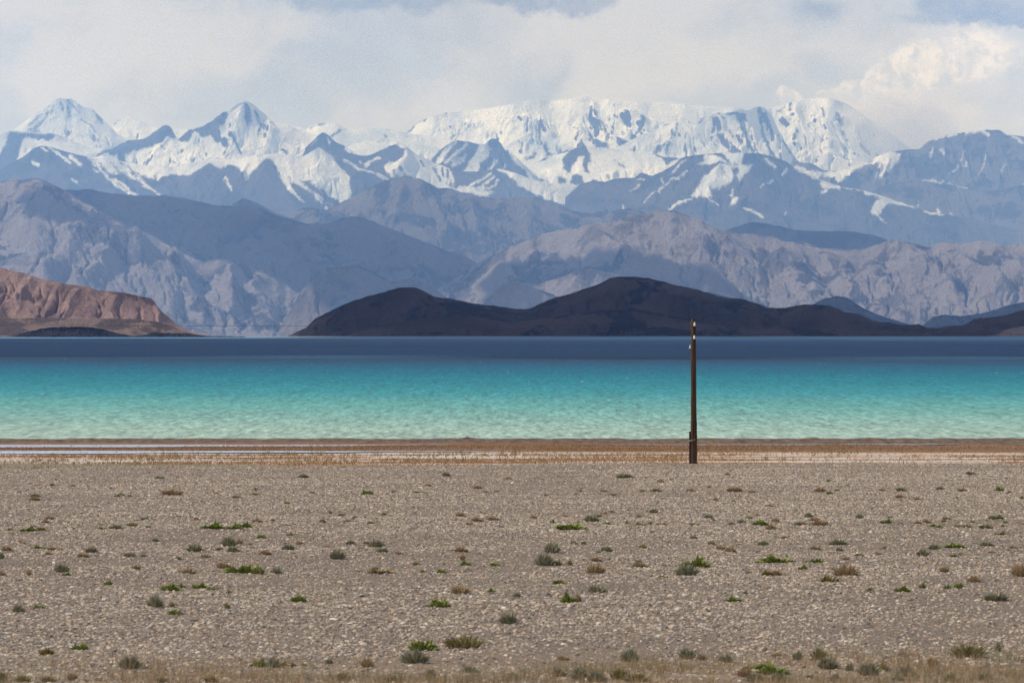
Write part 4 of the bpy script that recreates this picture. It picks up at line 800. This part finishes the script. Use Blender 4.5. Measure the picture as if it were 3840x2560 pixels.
# fine grass nobody could count: near strip, salt flat and tiny sprigs
def tufts(name, X, Y, hmin, hmax, wfac, nb, mat, seed, label):
    rs = np.random.RandomState(seed); n = len(X); Z = ground_z(X, Y)
    h = rs.uniform(hmin, hmax, n); V = np.zeros((n, nb, 3, 3))
    for k in range(nb):
        a = rs.uniform(0, 6.28, n); r = rs.uniform(0, .35, n)*h
        bx, by = X+r*np.cos(a), Y+r*np.sin(a)
        t = rs.uniform(0, 6.28, n); ww = h*wfac
        hh = h*rs.uniform(.6, 1.1, n)
        V[:, k, 0] = np.stack([bx-ww*np.cos(t), by-ww*np.sin(t), Z-.01], -1)
        V[:, k, 1] = np.stack([bx+ww*np.cos(t), by+ww*np.sin(t), Z-.01], -1)
        V[:, k, 2] = np.stack([bx+np.cos(a)*h*rs.uniform(0, .5, n), by+np.sin(a)*h*.3, Z+hh], -1)
    F = np.arange(n*nb*3).reshape(-1, 3)
    o = mesh_obj(name, V.reshape(-1, 3), F, mat, smooth=False); o['kind'] = 'stuff'; o['label'] = label
    return o
def scatter(n, y0, y1, k, seed, dens=None):
    rs = np.random.RandomState(seed); Y = rs.uniform(y0, y1, n); X = rs.uniform(-1, 1, n)*(0.155*Y+5)
    if dens is not None:
        kp = rs.rand(n) < dens(X, Y); X, Y = X[kp], Y[kp]
    return X, Y
X, Y = scatter(38000, 58, 76, 1, 201, lambda x, y: np.clip((fbm(x/2.5, y/1.6, 4, 31)-0.42)*5, 0, 1)*0.75*np.clip((67.5-y + 3.4*np.clip(x/8, -.2, 1))/4, 0, 1))
tufts('sparse_grass', X, Y, 0.08, 0.26, 0.018, 9, PM['B'], 1, 'thin olive grass growing along the sandy near edge of the plain')
X, Y = scatter(30000, 58, 76, 1, 202, lambda x, y: np.clip((fbm(x/2.5, y/1.6, 4, 32)-0.42)*5, 0, 1)*0.75*np.clip((67.5-y + 3.4*np.clip(x/8, -.2, 1))/4, 0, 1))
tufts('sparse_sage', X, Y, 0.05, 0.20, 0.022, 9, PM['S'], 2, 'pale sage sprigs scattered along the sandy near edge')
X, Y = scatter(7000, 76, 172, 1, 203, lambda x, y: np.clip((fbm(x/4, y/5, 4, 33)-0.50)*4, 0.02, 1)*np.where(y < 110, 1.0, 0.35))
tufts('dry_sprigs', X, Y, 0.04, 0.16, 0.02, 5, PM['B'], 3, 'tiny dry sprigs between the stones')
X, Y = scatter(1500, 76, 165, 1, 204)
tufts('green_sprigs', X, Y, 0.03, 0.09, 0.06, 6, PM['G'], 4, 'tiny green sprigs between the stones')
def dn(x, y):
    f = fbm(x/14, y/3.0, 4, 41)
    p2 = (x < 1) & (y > 273 + (x+75)*0.12) & (y < 284)
    p1 = (y > 290.5 + np.clip((x+45)*.15, 0, 7.5))
    return np.where(p1 | p2, 0.03, np.clip((f-0.50)*6 + np.where(y > 284, 0.9, 0), 0.06, 1))
X, Y = scatter(125000, 240, 298.5, 1, 205, dn)
kp = Y + X*0.19 > 251.5; 
tufts('salt_marsh_grass', X[kp], Y[kp], 0.06, 0.19, 0.12, 4, PM['R'], 5, 'rusty orange grass growing in bands on the salt flat')
X, Y = scatter(16000, 236, 264, 1, 206, lambda x, y: np.clip((253.5-y-x*0.19)/3, 0, 1)*0.7)
tufts('tan_grass', X, Y, 0.06, 0.18, 0.08, 5, PM['B'], 6, 'tan and olive grass beyond the crest at left')
X, Y = scatter(9000, 243, 280, 1, 207, lambda x, y: np.clip((fbm(x/7, y/2.0, 3, 43)-0.64)*9, 0, 1))
tufts('olive_grass', X, Y, 0.15, 0.35, 0.07, 6, PM['O'], 7, 'dark olive clumps of grass dotting the white salt')

# loose rocks that stand out
def rock_obj(px, py, wpx, mat, label):
    x, y = px_to_ground(px, py); s = wpx*y/FPX
    import bmesh
    bm = bmesh.new(); bmesh.ops.create_icosphere(bm, subdivisions=3, radius=0.5)
    for v in bm.verts:
        c_ = v.co; k = 0.8+0.45*float(fbm(np.array([c_.x*1.7+px]), np.array([c_.y*1.7+c_.z*2.1+py]), 3)[0]); v.co = Vector((c_.x*k, c_.y*k, c_.z*k*0.6))
    me = bpy.data.meshes.new('rock'); bm.to_mesh(me); bm.free(); me.materials.append(mat)
    o = bpy.data.objects.new('rock', me); COL.objects.link(o); o.scale = (s, s*.8, s*.8); o.location = (x, y, gz(x, y)+s*0.12); o.rotation_euler = (0, 0, px)
    tag(o, label, 'rock', 'single rocks on the gravel plain')
def plain(name, c_, rough=0.85, spec=0.2):
    m, nt, bs = newmat(name)
    pos = nt.new('ShaderNodeTexCoord').outputs['Object']
    v = nt.noise(pos, 6, 5, 0.7)
    nt._in(bs, 'Base Color', nt.mix(nt.mapr(v, 0.35, 0.65), tuple(q*0.75 for q in c_), tuple(min(1, q*1.2) for q in c_)))
    nt._in(bs, 'Roughness', rough); nt._in(bs, 'Specular IOR Level', spec)
    nt._in(bs, 'Normal', nt.bump(v, 0.02, 0.5))
    return m
DR = plain('dark_stone', (0.06, 0.06, 0.07)); LR = plain('white_stone', (0.55, 0.50, 0.44))
rock_obj(1358, 2238, 24, DR, 'dark bluish rock lying alone left of the leaning green wedge plant')
rock_obj(1397, 2226, 18, LR, 'whitish stone just right of the dark bluish rock')
rock_obj(345, 2486, 17, LR, 'white stone left of the upright grey bush at bottom left')
rock_obj(3330, 2288, 16, DR, 'small black stone alone on open gravel at right')
rock_obj(2893, 2216, 22, LR, 'pale flat stone just below the gravel step, right of the pole')
rock_obj(3588, 1868, 16, DR, 'dark stone at far right below the row of grey shrubs')
rock_obj(738, 1925, 12, DR, 'small dark stone above the broad green pair')

# ------------------------------------------------------------------ the utility pole
PYD = 173.5; PX0 = (2601.5-1920)/FPX*PYD; pz0 = gz(PX0, PYD)
def pz(py): return (Y0-py)/FPX*PYD
WOOD, nt, bs = newmat('weathered_wood')
oc = nt.new('ShaderNodeTexCoord').outputs['Object']
g1 = nt.noise(nt.vmath('MULTIPLY', oc, (22, 22, 0.55)), 1.0, 6, 0.7)
g2 = nt.noise(nt.vmath('MULTIPLY', oc, (60, 60, 1.6)), 1.0, 4, 0.7)
colr = nt.mix(nt.mapr(g1, 0.38, 0.62), (0.032, 0.016, 0.008), (0.115, 0.058, 0.026))
colr = nt.mix(nt.mapr(g2, 0.55, 0.68), colr, (0.022, 0.012, 0.007))
nt._in(bs, 'Base Color', colr); nt._in(bs, 'Roughness', 0.8); nt._in(bs, 'Specular IOR Level', 0.2)
nt._in(bs, 'Normal', nt.bump(nt.math('ADD', g1, g2), 0.02, 0.8))
CUT = plain('cut_wood', (0.34, 0.20, 0.10)); PORC = plain('white_porcelain', (0.78, 0.78, 0.76), 0.25, 0.5); IRON = plain('dark_iron', (0.05, 0.045, 0.04)); WIRE = plain('grey_wire', (0.055, 0.05, 0.048), 0.6, 0.4); WIRE2 = plain('bright_wire', (0.35, 0.34, 0.32), 0.4, 0.5)
pole = bpy.data.objects.new('utility_pole', None); COL.objects.link(pole); pole.location = (PX0, PYD, pz0)
tag(pole, 'weathered brown wooden utility pole with white insulators behind the gravel crest', 'pole')
def L(x, y, z): return (x, y, z)      # local
# shaft: an uneven tapering log, outline read off the photo
prof = [(1195,2595,2605),(1199,2592,2607),(1208,2589.5,2608.5),(1222,2590,2609),(1240,2592,2609.5),(1258,2593,2609.5),(1280,2592.5,2610),(1320,2591.5,2610.5),(1380,2591,2611),(1450,2591.5,2611.5),(1520,2590.5,2611.5),(1575,2590.5,2612.5),(1585,2589.5,2613.5),(1610,2590,2613),(1640,2591,2614),(1650,2591.5,2613.5),(1700,2592,2613.5),(1745,2591,2613.5),(1765,2590,2614)]
nseg = 20; V = []; zz = []
for py, xl, xr in prof:
    cxp = (xl+xr)/2; r = (xr-xl)/2/FPX*PYD; z = pz(py)-pz0; zz.append(z)
    for k in range(nseg):
        a = 2*math.pi*k/nseg; rr = r*(1+0.05*math.sin(3*a+z)+0.03*math.sin(7*a+2*z))
        V.append(((cxp-2601.5)/FPX*PYD + rr*math.cos(a), rr*math.sin(a), z))
F = []
for i in range(len(prof)-1):
    for k in range(nseg):
        a, b = i*nseg+k, i*nseg+(k+1) % nseg
        F.append((a, b, b+nseg, a+nseg))
F.append(tuple(range(nseg)))
mesh_obj('shaft', V, F, WOOD, pole)
def boxm(name, c0, c1, mat, parent, rot=None, bev=0.004):
    x0, y0, z0 = c0; x1, y1, z1 = c1
    V = [(x, y, z) for z in (z0, z1) for y in (y0, y1) for x in (x0, x1)]
    F = [(0,2,3,1),(4,5,7,6),(0,1,5,4),(2,6,7,3),(0,4,6,2),(1,3,7,5)]
    o = mesh_obj(name, V, F, mat, parent, smooth=False)
    if bev:
        b = o.modifiers.new('bevel', 'BEVEL'); b.width = bev; b.segments = 2
    return o
# bevelled top cut facing the sun
r0 = 0.12
V = [(-0.150, -0.06, pz(1212)-pz0), (-0.150, 0.06, pz(1212)-pz0), (-0.085, 0.075, pz(1196)-pz0), (-0.085, -0.075, pz(1196)-pz0), (-0.120, -0.05, pz(1213)-pz0), (-0.120, 0.05, pz(1213)-pz0), (-0.06, 0.06, pz(1198.5)-pz0), (-0.06, -0.06, pz(1198.5)-pz0)]
F = [(0,3,2,1),(4,5,6,7),(0,1,5,4),(1,2,6,5),(2,3,7,6),(3,0,4,7)]
mesh_obj('bevel_cut', V, F, CUT, pole, smooth=False)
def lathe(pts, n=16):
    V = []; F = []
    for r, z in pts:
        for k in range(n):
            a = 2*math.pi*k/n; V.append((r*math.cos(a), r*math.sin(a), z))
    for i in range(len(pts)-1):
        for k in range(n):
            a, b = i*n+k, i*n+(k+1) % n; F.append((a, b, b+n, a+n))
    F.append(tuple(range(n))[::-1]); F.append(tuple(range((len(pts)-1)*n, len(pts)*n)))
    return V, F
def tube(name, pts, r, mat, parent=None, n=6):
    V = []; F = []
    pts = [Vector(p) for p in pts]
    for i, p in enumerate(pts):
        d = (pts[min(i+1, len(pts)-1)] - pts[max(i-1, 0)]).normalized()
        u = d.cross(Vector((0.01, 0.3, 1))).normalized(); v = d.cross(u)
        for k in range(n):
            a = 2*math.pi*k/n; V.append(tuple(p + u*(r*math.cos(a)) + v*(r*math.sin(a))))
    for i in range(len(pts)-1):
        for k in range(n):
            a, b = i*n+k, i*n+(k+1) % n; F.append((a, b, b+n, a+n))
    F.append(tuple(range(n))[::-1]); F.append(tuple(range((len(pts)-1)*n, len(pts)*n)))
    return mesh_obj(name, V, F, mat, parent)
SP = 1/FPX*PYD
INS = []
for (ix, iyt, iyb, dy) in ((2603.8, 1208, 1222, -0.20), (2603.0, 1257.5, 1270.5, -0.20), (2588.5, 1293.5, 1306.5, 0.02)):
    x = (ix-2601.5)*SP; zb, zt = pz(iyb)-pz0, pz(iyt)-pz0; h = zt-zb
    V, F = lathe([(0.030, 0), (0.052, 0.004), (0.055, h*0.10), (0.046, h*0.45), (0.044, h*0.52), (0.030, h*0.60), (0.027, h*0.68), (0.036, h*0.74), (0.037, h*0.90), (0.024, h)])
    ins = mesh_obj('insulator', [(x+a, dy+b, zb+c_) for a, b, c_ in V], F, PORC, pole)
    hk = [(x, dy, zb+h*0.3), (x, dy, zb-0.05), (x, dy*0.7+0.0, zb-0.075), (x*0.6+0.01, dy*0.35, zb-0.07), (0.0, 0.0, zb-0.06)]
    tube('hook', hk, 0.011, IRON, ins)
    INS.append((PX0+x, PYD+dy, pz0+zb+h*0.66))
# short stub post lashed to the foot of the pole
stub = boxm('stub_post', (-0.205, -0.02, pz(1765)-pz0), (-0.085, 0.13, pz(1617)-pz0), WOOD, pole, bev=0.012)
for py_ in (1648, 1651):
    ring = [(( -0.05 + 0.185*math.cos(t))*1.0, 0.03+0.185*math.sin(t), pz(py_ - 3.0*math.cos(t))-pz0) for t in np.linspace(0, 2*math.pi, 26)]
    tube('binding_wire', ring, 0.008, WIRE2, pole)
boxm('number_plate', (-0.03, -0.176, pz(1262)-pz0-0.75), (0.015, -0.168, pz(1262)-pz0-0.70), IRON, pole, bev=0) if False else None

# ------------------------------------------------------------------ the wires
def wire(pt, leftpts, rightpts, r, label):
    """leftpts/rightpts: photo (px, py) samples; the span recedes slightly to the right"""
    xs = sorted(leftpts+rightpts+[pt]); pxs = np.array([p[0] for p in xs], float); pys = np.array([p[1] for p in xs], float)
    out = []
    lp_ = np.polyfit([p[0] for p in leftpts+[pt]], [p[1] for p in leftpts+[pt]], 2); rp_ = np.polyfit([p[0] for p in rightpts+[pt]], [p[1] for p in rightpts+[pt]], 2)
    for px in np.linspace(-1500, 6700, 120):
        py = np.polyval(lp_ if px < pt[0] else rp_, px)
        y = PYD + (px-pt[0])/FPX*6.0
        out.append(((px-1920)/FPX*y, y, (Y0-py)/FPX*y))
    o = tube('overhead_wire', out, r, WIRE, None, 5)
    tag(o, label, 'wire', 'overhead wires strung from the utility pole')
wire((2604, 1211), [(0, 1218), (960, 1221.5), (1920, 1219)], [(2840, 1219), (3200, 1228), (3840, 1254)], 0.0075, 'topmost thin dark wire running across the dark hills from the pole')
wire((2603, 1259), [(0, 1273), (960, 1274), (1920, 1267)], [(2840, 1265), (3300, 1281), (3840, 1297)], 0.0070, 'second thin wire, skimming the far waterline of the lake')
wire((2589, 1295.5), [(0, 1288), (960, 1295), (1920, 1298)], [(2840, 1301), (3300, 1311), (3840, 1335)], 0.0055, 'third thin wire, crossing the dark blue far water')
wire((2600, 1348), [(0, 1344), (960, 1349), (1920, 1351)], [(2840, 1350), (3300, 1356), (3840, 1372)], 0.0045, 'lowest and faintest wire, where the lake turns turquoise')

# ------------------------------------------------------------------ cloud lying on the right shoulder of the ice dome
def mist(cx_, cy_, rx, ry, Yd, dens, seed, label):
    import bmesh
    bm = bmesh.new(); bmesh.ops.create_icosphere(bm, subdivisions=5, radius=1.0)
    co_ = np.array([v.co for v in bm.verts]); a = np.arctan2(co_[:, 0], co_[:, 2])
    k = 0.72 + 0.75*(fbm(co_[:, 0]*1.6+seed+co_[:, 1], co_[:, 2]*1.6+co_[:, 1]*.7, 6, seed, 0.6)-0.3)
    R_ = np.array([rx/FPX*Yd, 260.0, ry/FPX*Yd])
    for v, c_, kk_ in zip(bm.verts, co_, k): v.co = Vector(c_*kk_*R_)
    me = bpy.data.meshes.new('summit_cloud'); bm.to_mesh(me); bm.free()
    mm = bpy.data.materials.new('cloud_mist'); mm.use_nodes = True; q = NT(mm.node_tree); q.n.clear()
    v = q.new('ShaderNodeVolumeScatter', {'Color': (1, 1, 1, 1), 'Density': dens, 'Anisotropy': 0.0})
    q.new('ShaderNodeOutputMaterial', {'Volume': v.outputs[0]}); me.materials.append(mm)
    o = bpy.data.objects.new('summit_cloud', me); COL.objects.link(o)
    o.location = ((cx_-1920)/FPX*Yd, Yd, (Y0-cy_)/FPX*Yd); o['kind'] = 'stuff'; o['label'] = label
mist(3350, 480, 250, 150, 43300, 0.0024, 3, 'white cloud clinging to the right shoulder of the ice dome')

# ------------------------------------------------------------------ haze
V = [(x, y, z) for z in (-62, 3300) for y in (-2500, 60000) for x in (-26000, 26000)]
F = [(0,2,3,1),(4,5,7,6),(0,1,5,4),(2,6,7,3),(0,4,6,2),(1,3,7,5)]
hm = bpy.data.materials.new('haze'); hm.use_nodes = True; nt = NT(hm.node_tree); nt.n.clear()
vol = nt.new('ShaderNodeVolumePrincipled'); nt._in(vol, 'Color', (0.25, 0.48, 1.0)); nt._in(vol, 'Absorption Color', (1, 1, 1)); nt._in(vol, 'Density', HAZE); nt._in(vol, 'Anisotropy', 0.1)
out = nt.new('ShaderNodeOutputMaterial'); nt.l.new(vol.outputs[0], out.inputs['Volume'])
hz = mesh_obj('haze', V, F, hm, smooth=False); hz['kind'] = 'stuff'; hz['label'] = 'pale blue haze filling the air'
